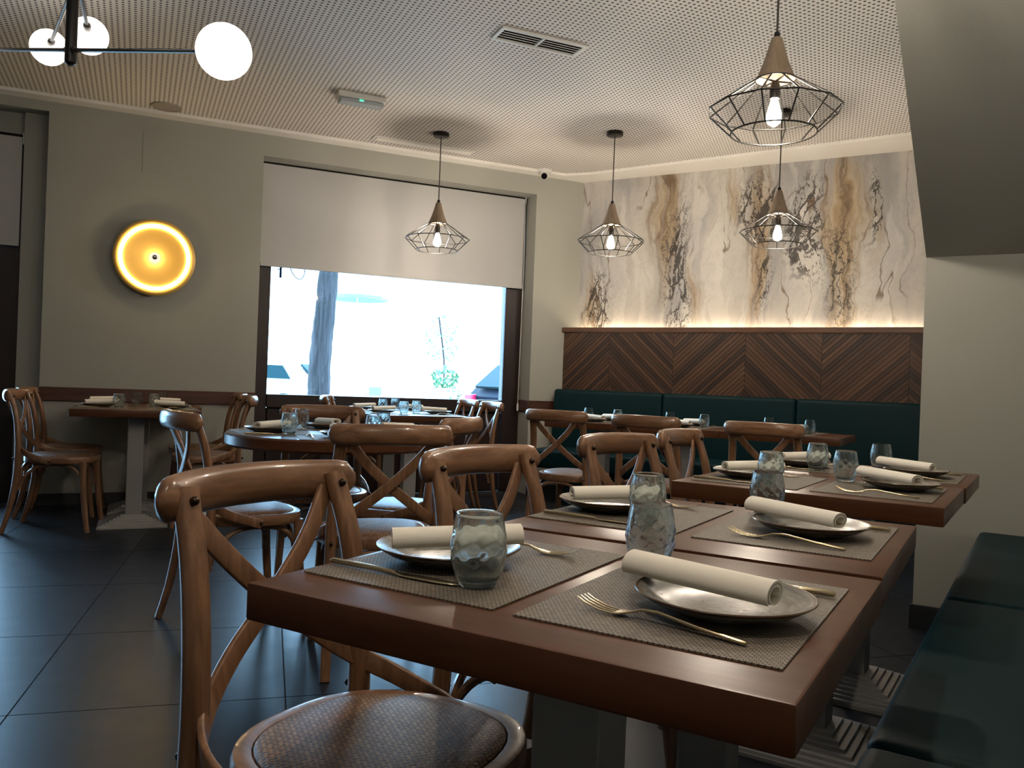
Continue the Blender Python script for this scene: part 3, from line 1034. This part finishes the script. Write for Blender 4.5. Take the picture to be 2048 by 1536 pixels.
def proto_fork():
    t = thing('fork', '', 'fork')
    bm = BM()
    flat(bm, [(-0.102, 0, 0.0026, 0.0022, 0.0016), (-0.098, 0, 0.0028, 0.0042, 0.0022), (-0.05, 0, 0.0065, 0.0036, 0.0022), (0.0, 0, 0.0125, 0.0026, 0.0019), (0.022, 0, 0.0110, 0.0026, 0.0016), (0.034, 0, 0.0065, 0.0052, 0.0011), (0.046, 0, 0.0035, 0.0106, 0.0009), (0.055, 0, 0.0024, 0.0116, 0.0008)])
    link('fork_handle', bm, M['gold'], t, smooth=50)
    for y in (-0.0100, -0.0034, 0.0034, 0.0100):
        bm = BM()
        flat(bm, [(0.0545, y * 0.97, 0.0024, 0.0018, 0.0008), (0.075, y, 0.0034, 0.0016, 0.0008), (0.092, y, 0.0078, 0.0014, 0.0007), (0.102, y * 0.98, 0.0125, 0.0007, 0.0004)])
        link('tine', bm, M['gold'], t, smooth=50)
    return t
def proto_knife():
    t = thing('table_knife', '', 'knife')
    bm = BM()
    flat(bm, [(-0.105, 0, 0.0045, 0.0030, 0.0022), (-0.102, 0, 0.0046, 0.0046, 0.0038), (-0.04, 0, 0.0044, 0.0044, 0.0036), (0.0, 0, 0.0038, 0.0036, 0.0028), (0.008, 0, 0.0034, 0.0036, 0.0018)])
    link('knife_handle', bm, M['gold'], t, smooth=50)
    bm = BM()
    flat(bm, [(0.0075, 0, 0.0030, 0.0036, 0.0014), (0.02, 0.001, 0.0024, 0.0080, 0.0009), (0.075, 0.002, 0.0022, 0.0086, 0.0008), (0.098, 0.004, 0.0020, 0.0052, 0.0006), (0.104, 0.006, 0.0019, 0.0012, 0.0004)])
    link('blade', bm, M['gold'], t, smooth=50)
    return t
makers = {'placemat': (proto_mat, 'placemat'), 'plate': (proto_plate, 'plate'), 'napkin': (proto_napkin, 'napkin'), 'drinking_glass': (proto_glass, 'glass'), 'fork': (proto_fork, 'fork'), 'table_knife': (proto_knife, 'knife')}
def item(kind, loc, rotz, label, group, tilt=0.0):
    if kind not in proto:
        o = makers[kind][0]()
        o['category'] = makers[kind][1]
        proto[kind] = o
        o.location = loc
        o.rotation_euler = (0, 0, rotz)
        o['label'] = label
        o['group'] = group
    else:
        o = dup(proto[kind], loc, rotz, label, group)
    if tilt:
        o.rotation_euler = (0, tilt, rotz)
    return o
def setting(x, y, deg, place, group, nap=20, glass=(0.085, -0.11), h=0.75, plate=(-0.02, 0.0), knife=(-0.03, -0.135), fork=(-0.01, 0.137), forkrot=0, kniferot=0, nofork=False):
    """place setting: x, y = centre of the placemat, deg = the way the diner faces"""
    th = R(deg)
    a, l = Vector((math.cos(th), math.sin(th), 0)), Vector((-math.sin(th), math.cos(th), 0))
    c = Vector((x, y, h + 0.0003))
    item('placemat', c, th, 'grey-brown woven placemat ' + place, 'placemats ' + group)
    zt = Vector((0, 0, 0.0024))
    p = c + a * plate[0] + l * plate[1] + zt
    item('plate', p, th, 'grey stoneware plate under the napkin ' + place, 'plates ' + group)
    item('napkin', p + Vector((0, 0, 0.0362)) + a * (0.030 if nap > 90 else 0.014), th + R(nap), 'white rolled napkin lying on the plate ' + place, 'napkins ' + group, R(2.0) if nap > 90 else R(-2.0))
    item('drinking_glass', c + a * glass[0] + l * glass[1] + (zt if max(abs(glass[0]) / 0.1465, abs(glass[1]) / 0.1925) < 0.86 else Vector((0, 0, 0.0024))), rnd.uniform(0, 6), 'small aqua dimpled glass ' + place, 'glasses ' + group)
    item('fork', c + a * fork[0] + l * fork[1] + zt, th + R(forkrot), 'champagne metal fork ' + place, 'forks ' + group)
    item('table_knife', c + a * knife[0] + l * knife[1] + zt, th + R(kniferot), 'champagne metal knife ' + place, 'knives ' + group)
gr = 'on the bench row'
names = ('on first table of bench row', 'on second table of bench row', 'on third table of bench row', 'on last table of bench row')
setting(-0.637, 0.996, 0, names[0] + ', aisle side', gr, 42, (0.074, -0.114), plate=(-0.038, -0.018), knife=(-0.045, -0.137), fork=(0.0, 0.105), forkrot=12)
setting(-0.316, 0.993, 180, names[0] + ', bench side', gr, 172, (0.114, -0.137), plate=(-0.043, 0.03), knife=(-0.035, -0.126), fork=(0.0, 0.128), forkrot=-10)
setting(-0.643, 1.600, 0, names[1] + ', aisle side', gr, 40, (0.058, -0.086), plate=(-0.061, 0.0), knife=(-0.03, -0.145))
setting(-0.318, 1.610, 180, names[1] + ', bench side', gr, 160, (0.102, -0.16), plate=(-0.018, 0.005), knife=(-0.035, -0.126), fork=(0.0, 0.13), forkrot=-8)
setting(-0.611, 2.500, -2, names[2] + ', aisle side', gr, 45, (0.060, -0.128), plate=(-0.044, 0.01), knife=(-0.05, -0.15))
setting(-0.285, 2.500, 178, names[2] + ', bench side', gr, 150, (0.123, -0.15), plate=(-0.04, -0.06), knife=(-0.035, -0.155))
setting(-0.590, 3.075, -2, names[3] + ', aisle side', gr, 48, (0.058, -0.13), plate=(-0.03, 0.0))
setting(-0.255, 3.060, 178, names[3] + ', bench side', gr, 158, (0.115, -0.11), plate=(-0.01, 0.01))
gr = 'on the round table'
for ang, nm, nap in ((-40, 'on round table, side facing the bench row', 20), (-122, 'on round table, side facing the dark corner', 35), (140, 'on round table, window side', 20), (48, 'on round table, banquette side', 30)):
    p = RC + Vector((math.cos(R(ang)), math.sin(R(ang)), 0)) * 0.285
    setting(p.x, p.y, ang + 180, nm, gr, nap, (0.05, -0.13), plate=(-0.01, 0))
gr = 'on the gold lamp table'
for n_, nm in ((5.92, 'aisle half'), (6.487, 'wall half')):
    for f_, nm2 in ((1, 'door side'), (-1, 'window side')):
        p = W(0.005 - f_ * 0.205, n_)
        setting(p.x, p.y, math.degrees(TW) + (0 if f_ > 0 else 180), 'on gold lamp table, %s, %s' % (nm, nm2), gr, 12 if f_ > 0 else 172, {('aisle half', 1): (0.10, -0.12), ('wall half', 1): (0.205, -0.12), ('aisle half', -1): (0.10, -0.12), ('wall half', -1): (0.04, -0.13)}[(nm, f_)])
gr = 'on the window table'
for n_, nm in ((5.88, 'aisle half'), (6.446, 'sill half')):
    for f_, nm2 in ((1, 'tree side'), (-1, 'banquette side')):
        p = W(1.84 - f_ * 0.195, n_)
        setting(p.x, p.y, math.degrees(TW) + (0 if f_ > 0 else 180), 'on window table, %s, %s' % (nm, nm2), gr, 15 if f_ > 0 else 168, (0.11, -0.12))
gr = 'on the banquette tables'
for (x, w), nm in zip(BTC, ('end', 'middle', 'stair-side')):
    for f_, nm2 in ((1, 'chair side'), (-1, 'wall side')):
        setting(x, 5.555 - f_ * 0.152, 90 * f_, 'on %s banquette table, %s' % (nm, nm2), gr, 70 if f_ > 0 else 60, (0.10, -0.14))

# ------------------------------------------------------------------ caged pendants
M['cone'] = wood('turned_pale_wood', (0.20, 0.14, 0.095), (0.33, 0.25, 0.18), 0.6, 'z', 0.5)
M['cord'] = mat('grey_cord', (0.05, 0.045, 0.04), 0.7)
def make_pendant(label):
    t = thing('pendant_lamp', label, 'lamp')       # origin at the wide ring
    top = HF - 2.095
    link('canopy', lathe(BM(), [(0, 0), (0.060, 0.0), (0.062, -0.004), (0.062, -0.026), (0.056, -0.030), (0, -0.030)], 28, (0, 0, top - 0.0005)), M['black'], t, smooth=40)
    link('cord', tube(BM(), [(0, 0, 0.29), (0, 0, top - 0.028)], 0.0042, 8), M['cord'], t, smooth=True)
    link('cord_grip', lathe(BM(), [(0, 0.300), (0.010, 0.300), (0.012, 0.290), (0.010, 0.276), (0, 0.276)], 12), M['black'], t, smooth=True)
    c = link('cone', lathe(BM(), [(0.0, 0.278), (0.019, 0.278), (0.022, 0.272), (0.032, 0.235), (0.047, 0.185), (0.062, 0.145), (0.074, 0.118), (0.068, 0.118), (0.052, 0.150), (0.03, 0.20), (0.0, 0.21)], 32), M['cone'], t, smooth=50)
    c['label'] = 'turned pale wood cone'
    link('lamp_socket', lathe(BM(), [(0, 0.11), (0.013, 0.11), (0.019, 0.095), (0.0195, 0.048), (0.018, 0.044), (0, 0.044)], 20), M['black'], t, smooth=40)
    bm = BM()
    for i in range(4):
        a = PI / 4 + i * PI / 2
        tube(bm, [(0, 0, 0.112), (0.074 * math.cos(a), 0.074 * math.sin(a), 0.116)], 0.004, 6)
    link('socket_spider', bm, M['black'], t)
    link('bulb', lathe(BM(), [(0, 0.048), (0.011, 0.047), (0.013, 0.036), (0.020, 0.014), (0.028, -0.018), (0.029, -0.032), (0.024, -0.048), (0.012, -0.058), (0.004, -0.063), (0, -0.064)], 20), M['bulbglass'], t, smooth=True)
    N = 12
    def ringpts(r, z, n):
        return [Vector((r * math.cos(2 * PI * i / n), r * math.sin(2 * PI * i / n), z)) for i in range(n)]
    w = 0.0034
    for r, z, n in ((0.0755, 0.116, 32), (0.25, 0.0, 12), (0.160, -0.088, 36)):
        link('wire_ring', tube(BM(), ringpts(r, z, n), w, 6, True), M['black'], t, smooth=True)
    for i in range(N):
        a = 2 * PI * i / N
        e = Vector((math.cos(a), math.sin(a), 0))
        p = [e * 0.0755 + Vector((0, 0, 0.116)), e * 0.235 + Vector((0, 0, 0.0105)), e * 0.2475 + Vector((0, 0, 0.001)), e * 0.238 + Vector((0, 0, -0.010)), e * 0.160 + Vector((0, 0, -0.088))]
        o = link('wire', tube(BM(), p, w * 0.92, 6), M['black'], t, smooth=True)
    return t
gp = 'caged pendant lamps'
P0 = make_pendant('caged pendant lamp hanging in front of the wide window blind')
P0.location = (-3.806, 5.20, 2.095); P0['group'] = gp
dup(P0, (-2.574, 5.706, 2.095), R(7), 'caged pendant lamp hanging at the corner of the marble mural', gp)
dup(P0, (-1.356, 5.722, 2.095), R(14), 'caged pendant lamp hanging before the middle of the marble mural', gp)
dup(P0, (-0.800, 3.245, 2.095), R(3), 'large caged pendant lamp hanging nearest, above the bench row', gp)
dup(P0, (-0.45, 1.95, 2.095), R(9), 'caged pendant lamp over the far edge of the second bench-row table', gp)

dup(P0, (-0.45, 0.42, 2.095), R(5), 'added unseen caged pendant lamp over the front of the bench row', gp)  # extra pendant out of view, added to brighten napkins, chairs and stair underside

# ------------------------------------------------------------------ globe chandelier
ch = thing('chandelier', 'black rod chandelier with white opal globes', 'chandelier', (-3.333, 1.978, 0))
o0 = Vector((-3.333, 1.978, 0))
link('pole', lathe(BM(), [(0, 2.236), (0.010, 2.236), (0.016, 2.242), (0.0225, 2.248), (0.0225, HF - 0.03), (0, HF - 0.03)], 20), M['black'], ch, smooth=40)
link('canopy', lathe(BM(), [(0, HF - 0.035), (0.07, HF - 0.035), (0.07, HF - 0.001), (0, HF - 0.001)], 28), M['black'], ch, smooth=40)
def arm(gpos, zat, r=0.088, over=0.0):
    g = Vector(gpos) - o0
    a = Vector((0, 0, zat))
    d = (g - a).normalized()
    ar = link('arm', tube(BM(), [a - d * over, g - d * (r - 0.004)], 0.0085, 10), M['black'], ch, smooth=True)
    link('arm_clamp', tube(BM(), [a - d * 0.045, a + d * 0.045], 0.0135, 10), M['black'], ar, smooth=True)
    link('arm_socket', tube(BM(), [g - d * (r + 0.03), g - d * (r - 0.006)], 0.017, 14), M['steel'], ar, smooth=True)
    gl = link('opal_globe', ball(BM(), g, r, 28, 18), M['globe'], ch, smooth=True)
    gl['label'] = 'glowing white opal globe'
arm((-2.211, 1.818, 2.045), 2.300, over=1.0)
arm((-4.213, 2.387, 2.613), 2.56)
arm((-3.887, 2.395, 2.615), 2.66)
arm((-3.002, 1.700, 2.425), 2.56)
arm((-2.658, 1.914, 2.445), 2.60)
# opposite end of the long arm, out of frame
d_ = (Vector((-2.211, 1.818, 2.045)) - (o0 + Vector((0, 0, 2.3)))).normalized()
link('opal_globe', ball(BM(), Vector((0, 0, 2.3)) - d_ * 1.08, 0.088, 24, 14), M['globe'], ch, smooth=True)

# ------------------------------------------------------------------ round gold wall lamp
wl_ = thing('wall_lamp', 'round gold dish wall lamp with glowing ring and silver bulb', 'lamp', W(0.088, D, 1.836), TW)
M['dish'] = mat('brushed_gold_dish', (0.66, 0.42, 0.11), 0.45, metal=0.2)
def disc_lathe(bm, prof, n, z_off=0.0):
    """lathe about the wall normal; prof (radius, distance out of the wall)"""
    lathe(bm, prof, n)
    for v in bm.verts:
        x, y, z = v.co
        v.co = Vector((x, -z, y))
    return bm
link('dish', disc_lathe(BM(), [(0, 0.034), (0.06, 0.036), (0.14, 0.050), (0.205, 0.072), (0.222, 0.076), (0.252, 0.076), (0.276, 0.070), (0.284, 0.062), (0.282, 0.054), (0.25, 0.05), (0.12, 0.022), (0.09, 0.012), (0, 0.012)], 72), M['dish'], wl_, smooth=50)
link('wall_mount', disc_lathe(BM(), [(0, 0.0005), (0.09, 0.0005), (0.09, 0.014), (0, 0.014)], 40), M['dish'], wl_, smooth=40)
link('light_ring', disc_lathe(BM(), [(0.2200, 0.0705), (0.2210, 0.088), (0.232, 0.093), (0.2435, 0.090), (0.2445, 0.0745)], 72), M['ring'], wl_, smooth=True)  # emissive ring standing proud of the dish, around the bulb
link('bulb', disc_lathe(BM(), [(0, 0.035), (0.02, 0.04), (0.03, 0.058), (0.03, 0.075), (0.0285, 0.08)], 28), M['bulbglass_soft'] if 'bulbglass_soft' in M else mat('warm_bulb_glow', (1, 1, 1), 0.3, emit=(1.0, 0.74, 0.40), estr=25.0), wl_, smooth=True)
link('bulb_mirror_cap', disc_lathe(BM(), [(0.0285, 0.08), (0.025, 0.092), (0.016, 0.102), (0, 0.106)], 28), mat('silver_mirror', (0.75, 0.75, 0.75), 0.06, metal=1.0), wl_, smooth=True)

# ------------------------------------------------------------------ ceiling fittings
def cbox(name, lo, hi, m, parent, bev=0.002):
    return link(name, box(BM(), lo, hi, bev, 1), m, parent)
vc = Vector((-2.289, 4.016, HF))
vent = thing('ceiling_vent', 'white rectangular air vent with dark slots in the ceiling', 'vent', vc, TW)
L_, B_ = 0.262, 0.090
cbox('vent_frame', (-L_, -B_, -0.012), (L_, -B_ + 0.022, -0.0005), M['plastic'], vent)
cbox('vent_frame', (-L_, B_ - 0.022, -0.012), (L_, B_, -0.0005), M['plastic'], vent)
cbox('vent_frame', (-L_, -B_ + 0.022, -0.012), (-L_ + 0.022, B_ - 0.022, -0.0005), M['plastic'], vent)
cbox('vent_frame', (L_ - 0.022, -B_ + 0.022, -0.012), (L_, B_ - 0.022, -0.0005), M['plastic'], vent)
cbox('divider', (-0.007, -B_ + 0.022, -0.011), (0.007, B_ - 0.022, -0.002), M['plastic'], vent, 0.001)
cbox('vent_back', (-L_ + 0.02, -B_ + 0.02, -0.0015), (L_ - 0.02, B_ - 0.02, -0.0006), M['lens'], vent, 0)
for i in range(5):
    y = -B_ + 0.035 + i * 0.0275
    for sx in (-1, 1):
        bm = box(BM(), (-0.113, -0.0125, -0.0012), (0.113, 0.0125, 0.0012))
        o = link('slat', bm, M['plastic'], vent)
        o.location = (sx * 0.1235, y, -0.0065)
        o.rotation_euler = (R(22 if i < 4 else 30), 0, 0)
em = thing('emergency_light', 'white emergency light box on the perforated ceiling', 'light', Vector((-3.819, 4.285, HF)), TW)
cbox('light_body', (-0.165, -0.062, -0.040), (0.165, 0.062, -0.0005), M['plastic'], em, 0.006)
M['diff'] = mat('clear_grey_diffuser', (0.60, 0.66, 0.70), 0.12, trans=0.35, ior=1.3)
cbox('diffuser', (-0.150, -0.052, -0.064), (0.150, 0.052, -0.0405), M['diff'], em, 0.008)
M['grn'] = mat('green_indicator', (0.1, 0.8, 0.5), 0.3, emit=(0.1, 0.9, 0.6), estr=1.2)
cbox('indicator', (-0.022, -0.060, -0.054), (0.006, -0.0525, -0.046), M['grn'], em, 0.001)
sl = thing('slot_diffuser', 'long flat white air diffuser flush with the ceiling by the window', 'vent', Vector((-4.130, 5.410, HF)), TW)
cbox('diffuser_frame', (-0.425, -0.062, -0.008), (0.425, 0.062, -0.0005), M['plastic'], sl, 0.003)
cbox('diffuser_plate', (-0.40, -0.042, -0.012), (0.40, 0.042, -0.0085), M['white'], sl, 0.002)
spk = thing('ceiling_speaker', 'flat round grey speaker grille in the ceiling above the gold lamp', 'speaker', Vector((-5.291, 3.865, HF)))
M['grille'] = mat('grey_speaker_grille', (0.30, 0.27, 0.24), 0.6)
link('speaker_rim', lathe(BM(), [(0.0925, -0.0005), (0.105, -0.0005), (0.105, -0.006), (0.100, -0.009), (0.0925, -0.007)], 40), M['grille'], spk, smooth=40)
link('speaker_grille', lathe(BM(), [(0, -0.009), (0.06, -0.0085), (0.092, -0.006), (0.092, -0.001)], 40), M['grille'], spk, smooth=True)
cm = thing('dome_camera', 'small white dome security camera with black lens on the ceiling', 'camera', Vector((-3.586, 6.475, HF)))
link('camera_base', lathe(BM(), [(0, -0.0005), (0.060, -0.0005), (0.060, -0.018), (0.055, -0.022), (0, -0.022)], 32), M['plastic'], cm, smooth=40)
link('camera_ball', ball(BM(), (0, 0, -0.040), 0.042, 24, 16), M['plastic'], cm, smooth=True)
bm = BM()
dr = Vector((0.30, -0.75, -0.55)).normalized()
tube(bm, [Vector((0, 0, -0.040)) + dr * 0.028, Vector((0, 0, -0.040)) + dr * 0.047], 0.027, 20)
link('camera_lens', bm, M['lens'], cm, smooth=40)
# faint outline of a filled access hatch on the window wall
hatch = tag(link('wall_hatch', box(BM(), (0, -0.0025, 0), (0.40, 0, 0.30), 0.001, 1), M['paint'], loc=W(-0.02, D, 2.47), rotz=TW), 'flush painted hatch cover high on the wall over the gold lamp', 'hatch')

# ------------------------------------------------------------------ the street outside
M['asphalt'] = mat('pale_pavement', (0.42, 0.42, 0.41), 0.9)
M['facade'] = mat('white_facade', (0.80, 0.80, 0.78), 0.9)
M['aqua'] = mat('aqua_shutter', (0.10, 0.32, 0.33), 0.6)
M['bark'] = mat('grey_bark', (0.055, 0.045, 0.045), 0.9)
k = NT(M['bark'])
f = k.noise(k.map(scale=(26, 26, 2.2)), 1.0, 5, 0.7, 0.5)
k.base(k.ramp(f, [(0.40, (0.0015, 0.0015, 0.002)), (0.62, (0.024, 0.020, 0.023))]))
k.bump(f, 1.0, 0.03)
struct('ground_street', hexa(BM(), [W(-45, D + TH, -0.12), W(60, D + TH, -0.12), W(60, 70, -0.12), W(-45, 70, -0.12)], (0, 0, -0.2)), M['asphalt'], label='pale pavement and street outside')
tree = thing('street_tree', 'tall street tree trunk outside the shop window', 'tree', (-8.52, 8.90, -0.12))
pts = smoothpath([(0.02, -0.04, 0), (0.03, -0.02, 0.6), (0.0, 0.0, 1.3), (0.03, 0.02, 2.0), (0.07, 0.05, 2.9), (0.1, 0.05, 4.2)], 7)
bm = BM()
rings = []
for i, p in enumerate(pts):
    u = i / (len(pts) - 1)
    r0 = 0.165 - 0.035 * u + 0.05 * math.exp(-u * 14)
    rings.append([bm.verts.new(p + Vector((math.cos(a), math.sin(a), 0)) * r0 * (1 + 0.07 * math.sin(5 * a + 6 * u) + rnd.uniform(-0.05, 0.05))) for a in [2 * PI * j / 22 for j in range(22)]])
for a, b in zip(rings, rings[1:]):
    for j in range(22):
        bm.faces.new((a[j], a[(j + 1) % 22], b[(j + 1) % 22], b[j]))
bm.faces.new(rings[-1])
link('trunk', bm, M['bark'], tree, smooth=True)
for (x, y, z) in ((1.2, 0.5, 5.6), (-1.1, 0.6, 5.5), (0.2, -1.2, 5.8)):
    link('branch', tube(BM(), smoothpath([(0.1, 0.05, 4.0), (0.1 + x * 0.4, 0.05 + y * 0.4, 4.6), (x, y, z)], 4), lambda t: 0.085 - 0.05 * t, 8), M['bark'], tree, smooth=True)
M['leaf'] = mat('green_leaf', (0.05, 0.13, 0.05), 0.6)
def leaves(bm, c, rx, rz, n, s):
    for i in range(n):
        d = Vector((rnd.gauss(0, 1), rnd.gauss(0, 1), rnd.gauss(0, 1))).normalized() * rnd.uniform(0.3, 1) ** 0.5
        p = Vector(c) + Vector((d.x * rx, d.y * rx, d.z * rz))
        u = Vector((rnd.gauss(0, 1), rnd.gauss(0, 1), rnd.gauss(0, 1))).normalized()
        v = u.orthogonal().normalized()
        q = [p - u * s, p + v * s * 0.45, p + u * s, p - v * s * 0.45]
        bm.faces.new([bm.verts.new(x) for x in q])
    return bm
tag(link('crown', leaves(BM(), (0.1, 0, 6.6), 2.2, 1.2, 900, 0.16), M['leaf'], tree), kind='stuff')

fac = thing('white_house', 'bright white house across the street seen through the window', 'building', W(0, 27, -0.12), TW)
def fbox(name, x0, x1, y0, y1, z0, z1, m, parent=fac):
    return link(name, box(BM(), (x0, y0, z0), (x1, y1, z1)), m, parent)
fbox('house_wall', -18, 24, 0, 5, 0, 4.6, M['facade'])
fbox('roof', -18.3, 24.3, -0.4, 5.3, 4.6, 4.85, M['facade'])
for x0, x1, z0, z1 in ((-0.6, 0.9, 2.75, 3.05), (-4.2, -3.3, 0.7, 1.0), (-2.3, -1.8, 0.7, 1.0), (13.0, 14.1, 0.3, 3.0), (13.0, 14.1, 3.3, 3.9), (7.0, 7.4, 0.5, 0.8)):
    w_ = fbox('window_shutter', x0, x1, -0.06, -0.002, z0, z1, M['aqua'])
    fbox('window_sill', x0 - 0.1, x1 + 0.1, -0.14, -0.061, z0 - 0.08, z0, M['facade'], w_)
par = thing('garden_parasol', 'far aqua garden parasol above the street', 'parasol', (-10.78, 12.21, -0.12))
link('canopy', lathe(BM(), [(0, 2.86), (0.06, 2.85), (0.60, 2.66), (0.60, 2.60), (0, 2.70)], 10), M['aqua'], par)
link('pole', tube(BM(), [(0, 0, 0), (0, 0, 2.75)], 0.012, 8), M['facade'], par)
M['carblue'] = mat('dark_blue_car_paint', (0.001, 0.004, 0.012), 0.5, spec=0.08)
M['carwhite'] = mat('white_car_paint', (0.7, 0.7, 0.7), 0.3, coat=0.5)
M['carglass'] = mat('dark_car_glass', (0.006, 0.022, 0.026), 0.5, spec=0.05)
M['rubber'] = mat('black_rubber', (0.01, 0.01, 0.01), 0.8)
M['red'] = mat('red_lens', (0.6, 0.01, 0.06), 0.25)
def car(loc, rotz, label, body):
    t = thing('parked_car', label, 'car', loc, rotz, 'parked cars')
    side = [(-2.05, 0.35), (-2.08, 0.85), (-1.98, 0.98), (-1.55, 1.40), (-0.9, 1.48), (0.1, 1.46), (0.85, 1.02), (1.85, 0.86), (2.08, 0.62), (2.08, 0.32)]
    bm = BM()
    hexa(bm, [(x, -0.86, z) for x, z in side], (0, 1.72, 0))
    for v in bm.verts:
        if v.co.z > 1.1: v.co.y *= 0.82
    bmesh.ops.bevel(bm, geom=list(bm.edges), offset=0.05, segments=2, affect='EDGES')
    link('car_body', bm, body, t, smooth=40)
    for s in (-1, 1):
        bm = hexa(BM(), [(-1.45, s * 0.80, 1.00), (-1.22, s * 0.745, 1.34), (-0.1, s * 0.745, 1.36), (0.55, s * 0.80, 1.02)], (0, s * 0.075, 0))
        link('side_window', bm, M['carglass'], t)
        for x in (-1.3, 1.3):
            w_ = link('wheel', tube(BM(), [(x, s * 0.66, 0.32), (x, s * 0.88, 0.32)], 0.32, 20), M['rubber'], t, smooth=40)
            link('hub_cap', tube(BM(), [(x, s * 0.875, 0.32), (x, s * 0.895, 0.32)], 0.19, 16), M['steel'], w_, smooth=40)
        link('tail_light', box(BM(), (-2.11, s * 0.72 - 0.13, 0.66), (-1.95, s * 0.72 + 0.13, 0.92), 0.02, 2), M['red'], t)
    bm = hexa(BM(), [(-2.00, -0.66, 1.02), (-1.62, -0.60, 1.37), (-1.62, 0.60, 1.37), (-2.00, 0.66, 1.02)], (-0.03, 0, 0.03))
    link('rear_window', bm, M['carglass'], t)
    return t
p = Vector((-6.87, 11.04, -0.12)) + WD * 1.92
car(p, TW + R(8), 'dark blue parked car with red tail light at the window edge', M['carblue'])
car(W(2.6, 23.0, -0.12), TW + PI - R(25), 'small white car with red tail light across the street', M['carwhite'])
pot = thing('potted_shrub', 'white planter with trailing leaves across the street', 'plant', (-7.60, 10.75, -0.12))
link('planter', lathe(BM(), [(0, 0), (0.20, 0), (0.26, 0.95), (0.28, 1.0), (0.24, 1.0), (0.22, 0.9), (0, 0.9)], 24), M['facade'], pot, smooth=40)
tag(link('foliage', leaves(leaves(BM(), (0, 0, 1.15), 0.24, 0.2, 140, 0.05), (0.1, -0.1, 0.8), 0.30, 0.22, 60, 0.04), M['leaf'], pot), kind='stuff')
cl = thing('climbing_plant', 'climbing plant with small leaves on the white house wall', 'plant', W(9.1, 25.9, -0.12), TW)
link('stem', tube(BM(), smoothpath([(0, 0, 0), (0.15, 0.1, 1.5), (-0.1, 0.1, 3.2)], 5), 0.03, 6), M['bark'], cl)
tag(link('foliage', leaves(BM(), (0, 0, 2.5), 0.6, 0.9, 160, 0.08), M['leaf'], cl), kind='stuff')
